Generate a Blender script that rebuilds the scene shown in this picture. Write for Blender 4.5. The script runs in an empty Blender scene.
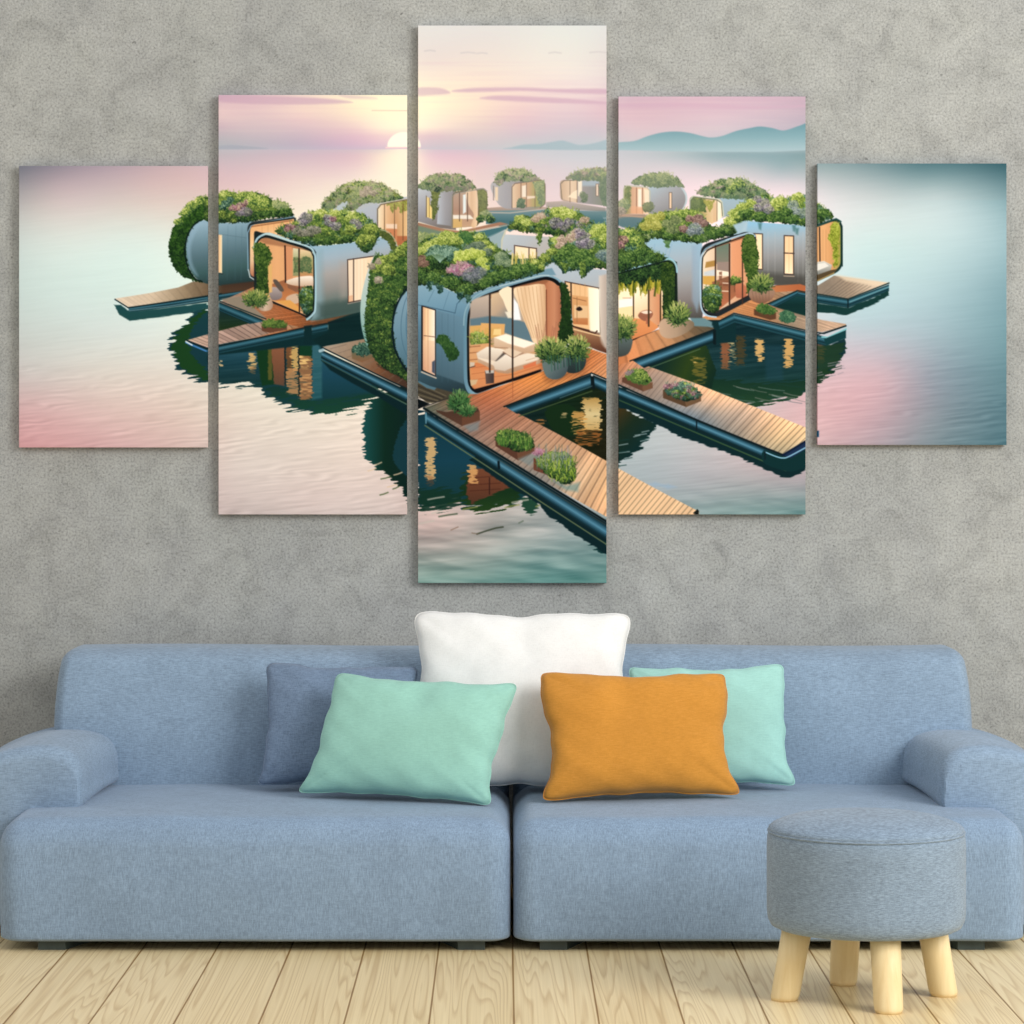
import numpy as np, math
# ------------------------------------------------------------------ the printed picture
S = 2.0                                  # samples per unit of the picture
AX0, AY0, AX1, AY1 = 14, 20, 1012, 590
NW, NH = int((AX1-AX0)*S), int((AY1-AY0)*S)
XX, YY = np.meshgrid(AX0+(np.arange(NW)+.5)/S, AY0+(np.arange(NH)+.5)/S)
XX = XX.astype(np.float32); YY = YY.astype(np.float32)

def vnoise(x, y, seed):
    g = np.random.RandomState(seed).rand(256, 256).astype(np.float32)
    xi = np.floor(x).astype(int); yi = np.floor(y).astype(int)
    fx = x-xi; fy = y-yi
    fx = fx*fx*(3-2*fx); fy = fy*fy*(3-2*fy)
    a = g[yi & 255, xi & 255]; b = g[yi & 255, (xi+1) & 255]
    c = g[(yi+1) & 255, xi & 255]; d = g[(yi+1) & 255, (xi+1) & 255]
    return (a*(1-fx)+b*fx)*(1-fy)+(c*(1-fx)+d*fx)*fy-.5

LEAF = vnoise(XX/1.0, YY/1.0, 1)*.6+vnoise(XX/2.1, YY/2.1, 2)*.6
MID = vnoise(XX/4.5, YY/4.5, 3)
_sh = YY+XX*.10
RIP = vnoise(XX/30, _sh/1.5, 4)*.6+vnoise(XX/15, _sh/1.0, 5)*.4+vnoise(XX/60, _sh/3.2, 6)*.3
RIPB = vnoise(XX/38, (YY-XX*.05)/7.0, 7)*.7+vnoise(XX/20, (YY-XX*.08)/3.5, 8)*.5
EDGE = vnoise(XX/7, YY/1.3, 9)*1.2+vnoise(XX/4, YY/.8, 10)*.5
FINE = vnoise(XX/.75, YY/.9, 61)*.8+vnoise(XX/1.5, YY/1.2, 62)*.5
C = np.zeros((NH, NW, 3), np.float32)

def col(c): return np.array(c, np.float32)/255.

def tps(pts):
    P = np.array([[p[0], p[1]*1.4] for p in pts], float)/100.
    V = np.array([p[2] for p in pts], float)/255.
    def U(r2): return r2*np.log(r2+1e-9)
    n = len(P); K = U(((P[:, None]-P[None])**2).sum(-1))+np.eye(n)*.02
    Q = np.hstack([np.ones((n, 1)), P]); A = np.zeros((n+3, n+3))
    A[:n, :n] = K; A[:n, n:] = Q; A[n:, :n] = Q.T
    w = np.linalg.solve(A, np.vstack([V, np.zeros((3, 3))]))
    def f(x, y):
        X = x/100.; Y = y*1.4/100.
        out = np.zeros(x.shape+(3,))
        for i in range(n):
            out += U((X-P[i, 0])**2+(Y-P[i, 1])**2)[..., None]*w[i]
        out += w[n]+X[..., None]*w[n+1]+Y[..., None]*w[n+2]
        return np.clip(out, 0, 1)
    return f

def tpsgrid(pts):
    f = tps(pts)
    gx = np.arange(AX0, AX1+9, 8.); gy = np.arange(AY0, AY1+9, 4.)
    GX, GY = np.meshgrid(gx, gy)
    G = f(GX, GY).astype(np.float32)
    x = (XX-AX0)/8.; y = (YY-AY0)/4.
    xi = np.clip(x.astype(int), 0, len(gx)-2); yi = np.clip(y.astype(int), 0, len(gy)-2)
    fx = (x-xi)[..., None]; fy = (y-yi)[..., None]
    return (G[yi, xi]*(1-fx)+G[yi, xi+1]*fx)*(1-fy)+(G[yi+1, xi]*(1-fx)+G[yi+1, xi+1]*fx)*fy

class Win:
    def __init__(s, pts, pad):
        p = np.array(pts, float)
        s.x0 = max(0, int((p[:, 0].min()-pad-AX0)*S)); s.x1 = min(NW, int((p[:, 0].max()+pad-AX0)*S)+1)
        s.y0 = max(0, int((p[:, 1].min()-pad-AY0)*S)); s.y1 = min(NH, int((p[:, 1].max()+pad-AY0)*S)+1)
        s.ok = s.x1 > s.x0 and s.y1 > s.y0
        s.sl = (slice(s.y0, s.y1), slice(s.x0, s.x1))
        s.x = XX[s.sl]; s.y = YY[s.sl]

def segd(x, y, a, b):
    dx, dy = b[0]-a[0], b[1]-a[1]; L = dx*dx+dy*dy+1e-9
    t = np.clip(((x-a[0])*dx+(y-a[1])*dy)/L, 0, 1)
    return np.hypot(x-a[0]-t*dx, y-a[1]-t*dy), t

def sdf(x, y, pts):
    d = np.full(x.shape, 1e9, np.float32); ins = np.zeros(x.shape, bool)
    n = len(pts)
    for i in range(n):
        a, b = pts[i], pts[(i+1) % n]
        d = np.minimum(d, segd(x, y, a, b)[0])
        if a[1] != b[1]:
            c = ((a[1] > y) != (b[1] > y)) & (x < (b[0]-a[0])*(y-a[1])/(b[1]-a[1])+a[0])
            ins ^= c
    return np.where(ins, -d, d)

def shade(c, w):                          # flat colour, gradient tuple or function
    if callable(c): return c(w.x, w.y)
    if isinstance(c, dict):               # linear gradient: p, q and stops
        (ax, ay), (bx, by) = c['p'], c['q']
        L = (bx-ax)**2+(by-ay)**2
        t = ((w.x-ax)*(bx-ax)+(w.y-ay)*(by-ay))/L
        st = c['s']; ts = np.linspace(0, 1, len(st)) if 't' not in c else c['t']
        return np.stack([np.interp(t, ts, [s[k]/255. for s in st]) for k in range(3)], -1)
    return col(c)

def V(y0, y1, *s): return {'p': (0, y0), 'q': (0, y1), 's': s}
def H(x0, x1, *s): return {'p': (x0, 0), 'q': (x1, 0), 's': s}
def L2(p, q, *s): return {'p': p, 'q': q, 's': s}

def put(w, m, c, alpha=1.):
    m = (np.clip(m, 0, 1)*alpha)[..., None]
    C[w.sl] = C[w.sl]*(1-m)+shade(c, w)*m

def poly(pts, c, soft=.5, alpha=1., wob=0., tex=0.):
    w = Win(pts, soft+abs(wob)*8+2)
    if not w.ok: return
    x, y = w.x, w.y
    if wob: e = EDGE[w.sl]; x = x+e*wob*5; y = y+e*wob
    m = np.clip(.5-sdf(x, y, pts)/(2*soft), 0, 1)
    if tex:
        cc = shade(c, w)+(RIP[w.sl]*tex)[..., None]
        put(w, m, lambda a, b: np.clip(cc, 0, 1), alpha)
    else: put(w, m, c, alpha)

def line(pts, wd, c, alpha=1., soft=.45, wob=0.):
    w = Win(pts, wd+2+abs(wob)*5)
    if not w.ok: return
    x, y = w.x, w.y
    if wob: x = x+EDGE[w.sl]*wob*5
    d = np.full(x.shape, 1e9, np.float32)
    for a, b in zip(pts[:-1], pts[1:]): d = np.minimum(d, segd(x, y, a, b)[0])
    put(w, .5-(d-wd/2.)/(2*soft), c, alpha)

def smooth(pts, n=6, closed=True):
    P = np.array(pts, float); m = len(P); out = []
    for i in range(m if closed else m-1):
        if closed: p0, p1, p2, p3 = P[i-1], P[i], P[(i+1) % m], P[(i+2) % m]
        else: p0, p1, p2, p3 = P[max(i-1, 0)], P[i], P[i+1], P[min(i+2, m-1)]
        for k in range(n):
            t = k/n
            out.append(tuple(.5*(2*p1+(p2-p0)*t+(2*p0-5*p1+4*p2-p3)*t*t+(3*p1-p0-3*p2+p3)*t**3)))
    if not closed: out.append(tuple(P[-1]))
    return out

def rq(pts, rr):                           # polygon with rounded corners
    out = []; n = len(pts)
    for i, p in enumerate(pts):
        r = rr[i] if isinstance(rr, (list, tuple)) else rr
        a = np.array(pts[i-1], float); b = np.array(p, float); c = np.array(pts[(i+1) % n], float)
        if r <= 0: out.append(tuple(b)); continue
        u = (a-b)/np.linalg.norm(a-b); v = (c-b)/np.linalg.norm(c-b)
        for k in range(7):
            t = k/6.
            out.append(tuple((b+u*r)*(1-t)**2+b*2*t*(1-t)+(b+v*r)*t*t))
    return out

G1 = [(18, 36, 20), (46, 74, 32), (84, 114, 44), (130, 154, 60), (188, 200, 104)]
G2 = [(16, 40, 26), (40, 78, 40), (84, 118, 50), (146, 168, 66), (208, 214, 118)]
GY = [(44, 62, 28), (86, 110, 42), (132, 152, 58), (176, 190, 84), (214, 218, 132)]
GB = [(16, 44, 40), (36, 74, 62), (70, 108, 88), (110, 146, 122), (160, 186, 160)]
GD = [(10, 26, 18), (24, 50, 26), (46, 80, 34), (76, 112, 46), (120, 150, 68)]
PU = [(60, 54, 70), (98, 90, 108), (132, 122, 140), (168, 156, 172), (204, 190, 204)]
PK = [(92, 56, 70), (150, 94, 112), (188, 130, 146), (216, 164, 172), (238, 200, 204)]
HZ = [(84, 108, 76), (112, 134, 84), (142, 156, 98), (174, 182, 118), (204, 208, 152)]
HP = [(110, 104, 92), (142, 130, 112), (166, 150, 132), (188, 170, 152), (206, 190, 172)]

def ramp(t, R):
    R = [tuple(.86*k+.14*(.3*c[0]+.55*c[1]+.15*c[2]) for k in c) for c in R]
    ts = np.linspace(0, 1, len(R))
    return np.stack([np.interp(t, ts, [c[k]/255. for c in R]) for k in range(3)], -1)

def fill_leaf(pts, R, t0=.3, amp=1.1, wob=1.6, soft=.5, spike=0., grad=.25):
    w = Win(pts, 4)
    if not w.ok: return
    d = sdf(w.x, w.y, pts)+LEAF[w.sl]*wob*2
    if spike: d = d+vnoise(w.x/1.1, w.y/9., 21)*spike
    ys = [p[1] for p in pts]; v = (w.y-min(ys))/(max(ys)-min(ys)+1e-6)
    t = t0+LEAF[w.sl]*amp*.45+FINE[w.sl]*amp*.5+MID[w.sl]*.25+grad*(.5-v)
    put(w, .5-d/(2*soft), lambda a, b: ramp(t, R))

def bushes(pts, r, Rs, seed, n=None, base=GD, edge=1.4, top=.72, flat=.8, v0=.12):
    fill_leaf(pts, base, .35, 1., edge)
    rs = np.random.RandomState(seed); P = np.array(pts)
    x0, y0 = P.min(0); x1, y1 = P.max(0)
    if n is None: n = int((x1-x0)*(y1-y0)/(r*r*.75))
    cs = []
    while len(cs) < n:
        q = np.stack([rs.uniform(x0, x1, 400), rs.uniform(y0, y1, 400)], 1)
        dd = sdf(q[:, 0].astype(np.float32), q[:, 1].astype(np.float32), pts)
        q = q[dd < -r*.35]; 
        if len(q) == 0: break
        cs += list(map(tuple, q))
    cs = sorted(cs[:n], key=lambda c: c[1])
    for (cx, cy) in cs:
        rr = r*rs.uniform(.6, 1.25); R = Rs[rs.randint(len(Rs))]
        v = (cy-y0)/(y1-y0); bush(cx, cy, rr, rr*flat, R, top-v*v0*3+rs.uniform(-.12, .12), clip=pts, edge=edge)
    sprig(pts, int((x1-x0)*(y1-y0)/9), Rs[0], seed+900, t0=.2, t1=.8)

def sprig(pts, n, R, seed, l0=1.6, l1=3.6, wd=.7, up=1., t0=.35, t1=.95):
    rs = np.random.RandomState(seed); P = np.array(pts); x0, y0 = P.min(0); x1, y1 = P.max(0)
    q = np.stack([rs.uniform(x0, x1, n*4), rs.uniform(y0, y1, n*4)], 1)
    q = q[sdf(q[:, 0].astype(np.float32), q[:, 1].astype(np.float32), pts) < .6][:n]
    cx = (x0+x1)/2
    for x, y in q:
        a = rs.uniform(-1.1, 1.1)+.9*(x-cx)/(x1-x0); l = rs.uniform(l0, l1); v = (y-y0)/(y1-y0)
        c = ramp(np.array(t1-(t1-t0)*v+rs.uniform(-.22, .16)), R)*255.
        line([(x, y), (x+math.sin(a)*l, y-math.cos(a)*l*up)], wd, tuple(c), alpha=.75, soft=.4)

def pot_plant(cx, cy, rx, ry, n, seed, R=None):
    R = R or [(16, 40, 24), (44, 76, 36), (84, 116, 50), (140, 156, 70), (196, 198, 110)]
    ell = [(cx+rx*.8*math.cos(k*.5236), cy+ry*.75*math.sin(k*.5236)) for k in range(12)]
    fill_leaf(ell, GD, .3, 1., 2.2)
    rs = np.random.RandomState(seed)
    for i in range(n):
        a = rs.uniform(0, 6.283); r = math.sqrt(rs.uniform(0, .75)); x = cx+rx*r*math.cos(a); y = cy+ry*r*math.sin(a)
        dx = (x-cx)/rx+rs.uniform(-.5, .5); dy = (y-cy)/ry-.55+rs.uniform(-.5, .4); k = rs.uniform(2.2, 5.)/(math.hypot(dx, dy)+.3)
        t = .62-.35*(y-cy)/ry+rs.uniform(-.28, .22)
        line([(x, y), (x+dx*k, y+dy*k)], .85, tuple(ramp(np.array(t), R)*255.), alpha=.85, soft=.4)

def bush(cx, cy, rx, ry, R, top=.7, clip=None, edge=1.2, depth=.75):
    w = Win([(cx-rx, cy-ry), (cx+rx, cy+ry)], 2)
    if not w.ok: return
    u = (w.x-cx)/rx; v = (w.y-cy)/ry
    d = (np.hypot(u, v)-1)*min(rx, ry)+LEAF[w.sl]*2.6+MID[w.sl]*1.5
    m = np.clip(.5-d/.9, 0, 1)
    if clip is not None:
        m = m*np.clip(.6-(sdf(w.x, w.y, clip)+LEAF[w.sl]*edge*2)/.9, 0, 1)
    t = top+.02-.30*depth*(v+1)*.9-.08*u+LEAF[w.sl]*.55+FINE[w.sl]*.62
    put(w, m*(.70 if R[0][2] > R[0][1] else .90), lambda a, b: ramp(t, R))

def tuft(cx, cy, rx, ry, n, R, seed, wd=.8, spread=1.5, droop=.3):
    rs = np.random.RandomState(seed)
    for i in range(n):
        a = rs.uniform(-spread, spread); l = rs.uniform(.55, 1.)
        ex = cx+math.sin(a)*rx*l; ey = cy-math.cos(a)*ry*l
        mx = cx+math.sin(a)*rx*l*.5; my = cy-math.cos(a)*ry*l*.75-droop*ry*.2
        c = R[min(len(R)-1, int(rs.uniform(.8, len(R))*(.5+.5*i/n)+.3))]
        line([(cx+rs.uniform(-.3, .3)*rx*.3, cy), (mx, my), (ex, ey)], wd, c, alpha=.9)

def homog(q):
    A = []; B = []
    for (x, y), (u, v) in zip(q, [(0, 0), (1, 0), (1, 1), (0, 1)]):
        A.append([x, y, 1, 0, 0, 0, -u*x, -u*y]); B.append(u)
        A.append([0, 0, 0, x, y, 1, -v*x, -v*y]); B.append(v)
    h = np.linalg.solve(np.array(A, float), np.array(B, float))
    def f(x, y):
        z = h[6]*x+h[7]*y+1
        return (h[0]*x+h[1]*y+h[2])/z, (h[3]*x+h[4]*y+h[5])/z
    return f

def planks(pts, quad, n, c, dark=.35, var=.10, gap=.16, seed=1):
    w = Win(pts, 2)
    if not w.ok: return
    u, v = homog(quad)(w.x, w.y)
    k = np.floor(u*n).astype(int); fr = u*n-k
    tone = (np.random.RandomState(seed).rand(997).astype(np.float32)-.5)[k % 997]*2*var
    cc = shade(c, w)*(1+tone[..., None])
    g = np.clip(1-np.abs(fr-.5-.5+gap*.5)/gap, 0, 1)+np.clip(1-np.abs(fr)/gap, 0, 1)*.5
    cc = cc*(1-dark*np.clip(g, 0, 1))[..., None]+(LEAF[w.sl]*.03)[..., None]
    put(w, .5-sdf(w.x, w.y, pts)/.9, lambda a, b: np.clip(cc, 0, 1))

def band(a0, a1, b0, b1, stops, ts=None):   # strip between the edges a0-a1 and b0-b1
    pts = [a0, a1, b1, b0]; w = Win(pts, 1)
    if not w.ok: return
    v = homog(pts)(w.x, w.y)[1]
    ts = np.linspace(0, 1, len(stops)) if ts is None else ts
    cc = np.stack([np.interp(v, ts, [s[k]/255. for s in stops]) for k in range(3)], -1)
    put(w, .5-sdf(w.x, w.y, pts)/.9, lambda a, b: cc)

TUBE = [(8, 26, 32), (18, 48, 58), (50, 94, 114), (82, 134, 158), (42, 82, 100), (14, 42, 50), (8, 28, 32)]
TUB2 = [(10, 32, 36), (34, 78, 92), (62, 112, 130), (34, 74, 88), (12, 42, 50), (30, 70, 80), (10, 34, 40)]
def tube(a0, a1, b0, b1, stops=TUBE): band(a0, a1, b0, b1, stops)

def glow(x0, y0, x1, y1, c, seed, dens=.75, alpha=1., amp=1.):
    pts = [(x0, y0), (x1, y0+.5), (x1, y1), (x0, y1)]
    w = Win(pts, 5)
    if not w.ok: return
    e = EDGE[w.sl]*amp
    e = e+vnoise(w.x/2.5, w.y/.7, seed+7)*.9
    d = sdf(w.x+e*3.6, w.y+e*1.5, pts)
    brk = vnoise(w.x/5., w.y/.9, seed)
    v = np.clip((w.y-y0)/(y1-y0), 0, 1)
    m = np.clip(.5-d/1.2, 0, 1)*np.clip((brk+dens-.12-.3*v)*2.6, 0, 1)
    put(w, m, c, alpha*.82)

def refl(pts, c, amp=1., soft=.6, alpha=1., ragged=0.):
    w = Win(pts, 8)
    if not w.ok: return
    e = EDGE[w.sl]
    d = sdf(w.x+e*3*amp, w.y+e*1.2*amp, pts)
    if ragged: d = d+(vnoise(w.x/16., (w.y+w.x*.15)/1.6, 31)+.6*vnoise(w.x/8., (w.y+w.x*.15)/1.1, 32))*ragged
    put(w, .5-d/(2*soft), c, alpha)

def window(q, c, frame=(40, 34, 32), fw=.8, mull=()):
    poly(q, c); line(list(q)+[q[0]], fw, frame)
    for a, b in mull: line([a, b], fw, frame)

def paint():
    # ---- sky and lake ------------------------------------------------------
    sky = tpsgrid([(219,97,(206,168,188)),(219,112,(232,200,198)),(219,125,(206,176,190)),(219,140,(180,178,188)),
        (300,105,(240,212,196)),(300,118,(232,196,198)),(300,135,(200,178,194)),(360,112,(250,232,196)),(360,128,(232,194,198)),
        (395,105,(255,246,206)),(395,120,(255,240,200)),(395,138,(238,204,206)),(300,95,(236,206,200)),
        (430,28,(220,218,216)),(600,28,(212,214,214)),(500,45,(222,214,210)),(430,60,(228,214,208)),(600,60,(218,210,208)),(430,80,(244,226,206)),
        (520,80,(234,216,206)),(600,85,(222,206,208)),(425,110,(254,242,200)),(470,110,(242,218,196)),(520,112,(228,194,196)),(600,112,(214,180,194)),
        (430,130,(230,192,198)),(520,130,(208,184,198)),(600,130,(196,184,198)),(430,145,(206,190,202)),(520,145,(190,192,200)),(600,145,(186,192,202)),
        (625,100,(204,170,188)),(720,100,(204,168,188)),(800,100,(190,160,180)),(625,120,(212,180,192)),(720,120,(206,180,194)),(800,120,(180,164,182)),
        (625,140,(200,188,198)),(720,140,(190,184,196)),(800,140,(170,170,184)),(19,150,(150,150,160)),(1000,150,(60,100,110))])
    lake = tpsgrid([(219,152,(186,178,188)),(219,165,(206,180,192)),(250,180,(224,190,196)),(230,195,(226,196,196)),(300,158,(208,182,196)),(300,180,(232,206,202)),(300,200,(240,222,208)),
        (360,158,(224,190,198)),(360,175,(238,216,208)),(395,156,(250,232,206)),(395,185,(250,240,216)),(425,155,(226,192,204)),(425,168,(240,210,206)),(470,165,(226,192,200)),(470,185,(234,206,202)),
        (540,155,(196,196,206)),(550,175,(214,196,206)),(600,160,(194,196,206)),(620,155,(188,190,200)),(620,180,(208,198,208)),(680,155,(162,180,188)),(680,170,(204,194,206)),(720,158,(140,166,176)),
        (720,172,(196,192,202)),(780,153,(122,156,166)),(780,166,(136,164,174)),(790,185,(206,196,206)),(740,180,(210,198,208)),
        (22,168,(120,122,138)),(60,168,(150,140,156)),(120,168,(182,160,174)),(200,168,(210,178,186)),(60,185,(188,168,178)),(150,185,(212,184,186)),(40,205,(200,192,192)),(120,205,(214,204,200)),(190,200,(222,200,194)),
        (30,240,(208,220,218)),(120,240,(218,234,230)),(165,240,(224,236,230)),(30,290,(204,224,222)),(120,290,(214,236,232)),(100,330,(214,226,224)),(30,340,(204,212,210)),(150,330,(220,232,228)),
        (30,375,(208,200,198)),(110,370,(222,216,208)),(160,380,(228,216,206)),(30,410,(216,176,178)),(110,405,(224,198,192)),(190,410,(228,208,196)),(30,440,(214,160,164)),(110,440,(218,176,176)),(200,440,(222,196,188)),
        (230,400,(230,218,204)),(300,440,(230,216,204)),(230,460,(224,208,200)),(230,510,(206,188,184)),(310,500,(220,200,194)),(380,450,(234,214,202)),(395,510,(214,194,188)),(340,470,(228,210,200)),
        (425,525,(192,168,162)),(470,520,(186,172,166)),(520,520,(172,172,168)),(425,545,(182,170,164)),(480,545,(168,168,162)),(540,535,(160,168,166)),(425,575,(132,162,152)),(480,570,(138,164,156)),(540,560,(120,154,150)),(600,570,(92,136,132)),
        (640,440,(178,188,192)),(640,470,(166,178,184)),(700,450,(186,184,188)),(760,475,(174,166,170)),(700,480,(166,168,174)),(740,500,(140,158,160)),(800,500,(126,148,150)),(720,512,(132,158,158)),(800,480,(166,158,164)),
        (740,400,(190,184,188)),(780,410,(206,176,180)),(800,390,(206,174,180)),(780,425,(212,178,180)),
        (820,168,(140,162,168)),(860,166,(118,146,154)),(920,168,(84,124,134)),(1000,168,(56,100,112)),(830,190,(190,194,200)),(870,200,(188,198,202)),(940,195,(164,186,192)),(1000,200,(124,158,168)),
        (850,240,(196,216,218)),(920,240,(184,208,212)),(1000,240,(146,178,188)),(900,290,(172,200,208)),(1000,290,(122,158,170)),(860,320,(172,196,206)),(860,345,(184,182,194)),(930,330,(152,176,188)),(1000,340,(108,146,158)),
        (835,380,(204,170,178)),(880,380,(196,164,174)),(930,380,(138,146,160)),(1000,380,(92,128,140)),(830,430,(204,166,172)),(880,430,(172,150,160)),(930,430,(124,136,146)),(1000,440,(76,112,124))])
    C[:] = np.where((YY < 149.5)[..., None], sky, lake)
    g = C.mean(-1, keepdims=True); C[:] = g+(C-g)*np.where(YY < 200, .80, .90)[..., None]
    full = Win([(AX0, AY0), (AX1, AY1)], 0)
    # haze line where sky meets lake
    put(full, np.exp(-((YY-149.5)/4.)**2)*.35*(XX > 210), (196, 194, 204))
    # streaks of cloud
    cl = vnoise(XX/70., YY/1.6, 41)*.5+vnoise(XX/40., YY/3., 42)*.4
    put(full, np.clip(cl*.9, 0, 1)*.28*(YY < 132)*(YY > 60), (204, 160, 186))
    put(full, np.clip(-cl*.9, 0, 1)*.22*(YY < 132)*(YY > 60), (255, 236, 214))
    for pts, a in [([(418,88),(440,88),(450,92),(447,94),(430,95.5),(418,95.5)], .8), ([(455,90),(475,88),(520,87.5),(560,89),(606,89),(606,94),(560,92.5),(520,91),(480,92),(455,92)], .9),
                   ([(480,98),(500,95.5),(540,97),(575,99),(606,102),(606,104),(570,103.5),(530,102),(495,100)], .85), ([(219,95),(300,97),(340,100),(350,103),(300,104.5),(250,104),(219,101)], .85),
                   ([(340,95),(372,97),(375,99),(350,98.5)], .6), ([(619,104),(680,103),(760,106),(806,105),(806,107),(740,109),(680,107.5),(619,107)], .6)]:
        poly(smooth(pts, 4), (198, 164, 184), soft=1.3, alpha=a*.8, wob=.25)
    for x, y, wd in [(468,53,14),(482,53.5,10),(555,53,12),(598,52.5,16),(430,51,10)]:
        line([(x-wd/2, y), (x, y-.8), (x+wd/2, y)], 1.4, (196, 190, 192), .6, soft=.8)
    # glow of the sun and the disc on the horizon
    d = np.hypot(XX-408, (YY-128)*1.5)
    put(full, np.exp(-(d/44.)**2)*.75*np.clip((136-YY)/9., 0, 1), (255, 248, 220))
    put(full, np.exp(-((XX-404)/16.)**2)*.75*(YY > 149)*np.exp(-((YY-149)/40.)**2), (255, 244, 220))
    poly([(404+17*math.cos(a)*.98, 146.5+14.5*math.sin(a)) for a in np.linspace(math.pi, 2*math.pi, 20)]+[(420,147.5),(388,147.5)], (255, 252, 232), soft=.8)
    line([(386,147.6),(420,147.6)], 1.6, (240, 206, 208), .9)
    line([(372,110.5),(407,110.7)], .9, (216, 186, 170), .7)
    # far hills
    poly(smooth([(612,146),(618,142.5),(634,141),(648,136),(662,132.5),(676,131.5),(690,133),(702,136),(711,137.5),(722,136),(736,131),(750,128),(760,126.5),(772,128),(782,130.5),(790,129),(800,125.5),(812,123.5),(812,150),(612,150)], 4), V(124, 150, (106, 146, 158), (130, 164, 174), (160, 184, 192)), soft=.7)
    poly(smooth([(511,147.5),(525,144.5),(540,144),(552,142),(562,140.5),(570,142.5),(580,145),(595,143),(612,139),(612,149.5),(511,149)], 4), (160, 180, 190), soft=.9, alpha=.9)
    poly(smooth([(215,147),(228,145),(245,146),(268,148.5),(240,149.3),(215,149)], 4), (164, 168, 182), soft=.8, alpha=.8)
    # ripples on the lake
    below = np.clip((YY-150)/60., 0, 1)
    amp = (.010+.020*np.clip((YY-300)/120., 0, 1)+.008*(YY > 380))*below
    C[:] = np.clip(C+(RIP*amp*1.7)[..., None], 0, 1)
    big = np.clip((YY-478)/40., 0, 1)*(XX > 412)*(XX < 812)
    C[:] = np.clip(C+(RIPB*big*.22)[..., None]*np.array([1.15, .95, .9], np.float32), 0, 1)
    rl = np.clip((YY-330)/60., 0, 1)
    s = np.sin((YY+XX*.17+RIPB*7)*1.05)*(vnoise(XX/30., YY/9., 44)+.15)
    C[:] = np.clip(C-(s*rl*.060)[..., None]*(XX < 412)[..., None]-(s*rl*.050)[..., None]*(XX > 815)[..., None], 0, 1)

    # ---- reflections of everything in the water ------------------------------
    DK = (14, 48, 50)
    # under the left group
    refl(smooth([(205,312),(188,322),(176,333),(170,347),(173,360),(182,371),(195,379),(212,384),(235,386),(250,384),(262,392),(280,404),(300,411),(320,413),(345,411),(362,404),(380,396),(372,380),(350,368),(322,352),(330,330),(260,330)], 4), V(312, 412, (22, 60, 66), (18, 54, 62), (20, 58, 58)), ragged=9)
    refl(smooth([(205,311),(190,321),(180,331),(172,345),(175,358),(184,369),(198,377),(207,380),(207,371),(196,360),(189,346),(190,332),(198,320)], 4), (24, 62, 30), ragged=4)
    refl([(219,380),(262,380),(275,396),(300,408),(330,413),(355,409),(385,398),(380,388),(350,398),(320,400),(290,395),(262,376)], V(375, 415, (14, 46, 44), (22, 66, 48)), ragged=14, alpha=.9)
    poly([(219,353),(262,350),(262,380),(219,382)], V(350, 382, (30, 72, 88), (20, 52, 56)), wob=.3, tex=.07)
    refl([(316,352),(322,350),(360,370),(372,384),(368,392),(330,398),(316,400)], V(350, 400, (38, 84, 100), (24, 66, 84), (16, 54, 60)), amp=.4)
    poly([(312,346),(318,344),(322,352),(322,398),(312,400)], V(345, 400, (50, 96, 108), (36, 84, 92)), soft=1.2, tex=.06)
    refl([(256,350),(272,348),(276,384),(262,386)], (16, 52, 28), amp=.5)
    glow(249, 353, 255.5, 370, (236, 190, 122), 51); glow(250, 366, 255, 374, (150, 110, 70), 52, alpha=.6)
    glow(219, 360, 222, 366, (226, 190, 140), 53)
    refl([(268,348),(272,348),(272,380),(268,380)], (110, 96, 44), amp=.3, alpha=.7)
    refl([(271,347),(284.5,347),(284.5,386),(274,384)], V(346, 388, (140, 88, 62), (120, 76, 54), (90, 66, 52)), amp=.3, alpha=.95)
    refl([(286,347),(292,345),(292,372),(287,378)], V(346, 376, (120, 78, 50), (70, 60, 40)), amp=.5)
    glow(292, 344.5, 298, 372, (226, 178, 104), 54, dens=.9); glow(287, 368, 298, 394, (190, 138, 90), 55, dens=.75)
    refl([(299,345),(312,346),(312,362),(299,355)], (14, 54, 34), amp=.4)
    glow(299.5, 356, 312, 400, (160, 108, 70), 56, dens=.95); glow(300, 356, 308, 370, (246, 206, 132), 57, dens=.5)
    glow(300, 374, 312, 396, (200, 150, 100), 61, dens=.45)
    line([(299,346),(299,396)], 1.0, (30, 30, 24), wob=.15)
    line([(284.8,347),(285.4,384)], 1.2, (24, 34, 34), wob=.1)
    # main house, big round reflection
    refl(smooth([(380,396),(370,404),(365,415),(363,428),(364,442),(366,456),(374,466),(386,474),(396,482),(402,490),(412,498),(412,390),(392,392)], 4), H(364, 406, (22, 74, 74), (10, 40, 30), (8, 34, 30)), ragged=5.)
    refl(smooth([(412,418),(402,426),(396,440),(393,456),(398,468),(412,474)], 4), (20, 58, 70), amp=.5, alpha=.8)
    for i, (x, y, l) in enumerate([(372,470,8),(386,478,10),(392,486,9),(384,494,8),(398,474,8),(396,488,6),(378,464,7)]):
        line([(x-l/2, y+1), (x, y), (x+l/2, y-1.6)], 1.2, (60, 84, 40) if i % 2 else (224, 196, 164), .8)
    # reflection pool below the main walkway (centre panel)
    refl([(410,410),(424,412),(606,536),(620,560),(606,553),(590,541),(560,520),(548,507),(540,500),(528,498),(515,503),(500,508),(480,512),(464,508),(455,500),(440,506),(418,508)], V(410, 512, (14, 50, 62), (18, 60, 76), (16, 52, 52)), amp=.7, ragged=9)
    refl([(418,492),(440,488),(465,494),(470,500),(455,507),(440,510),(420,512)], (16, 48, 36), amp=1, ragged=8, alpha=.9)
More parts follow.
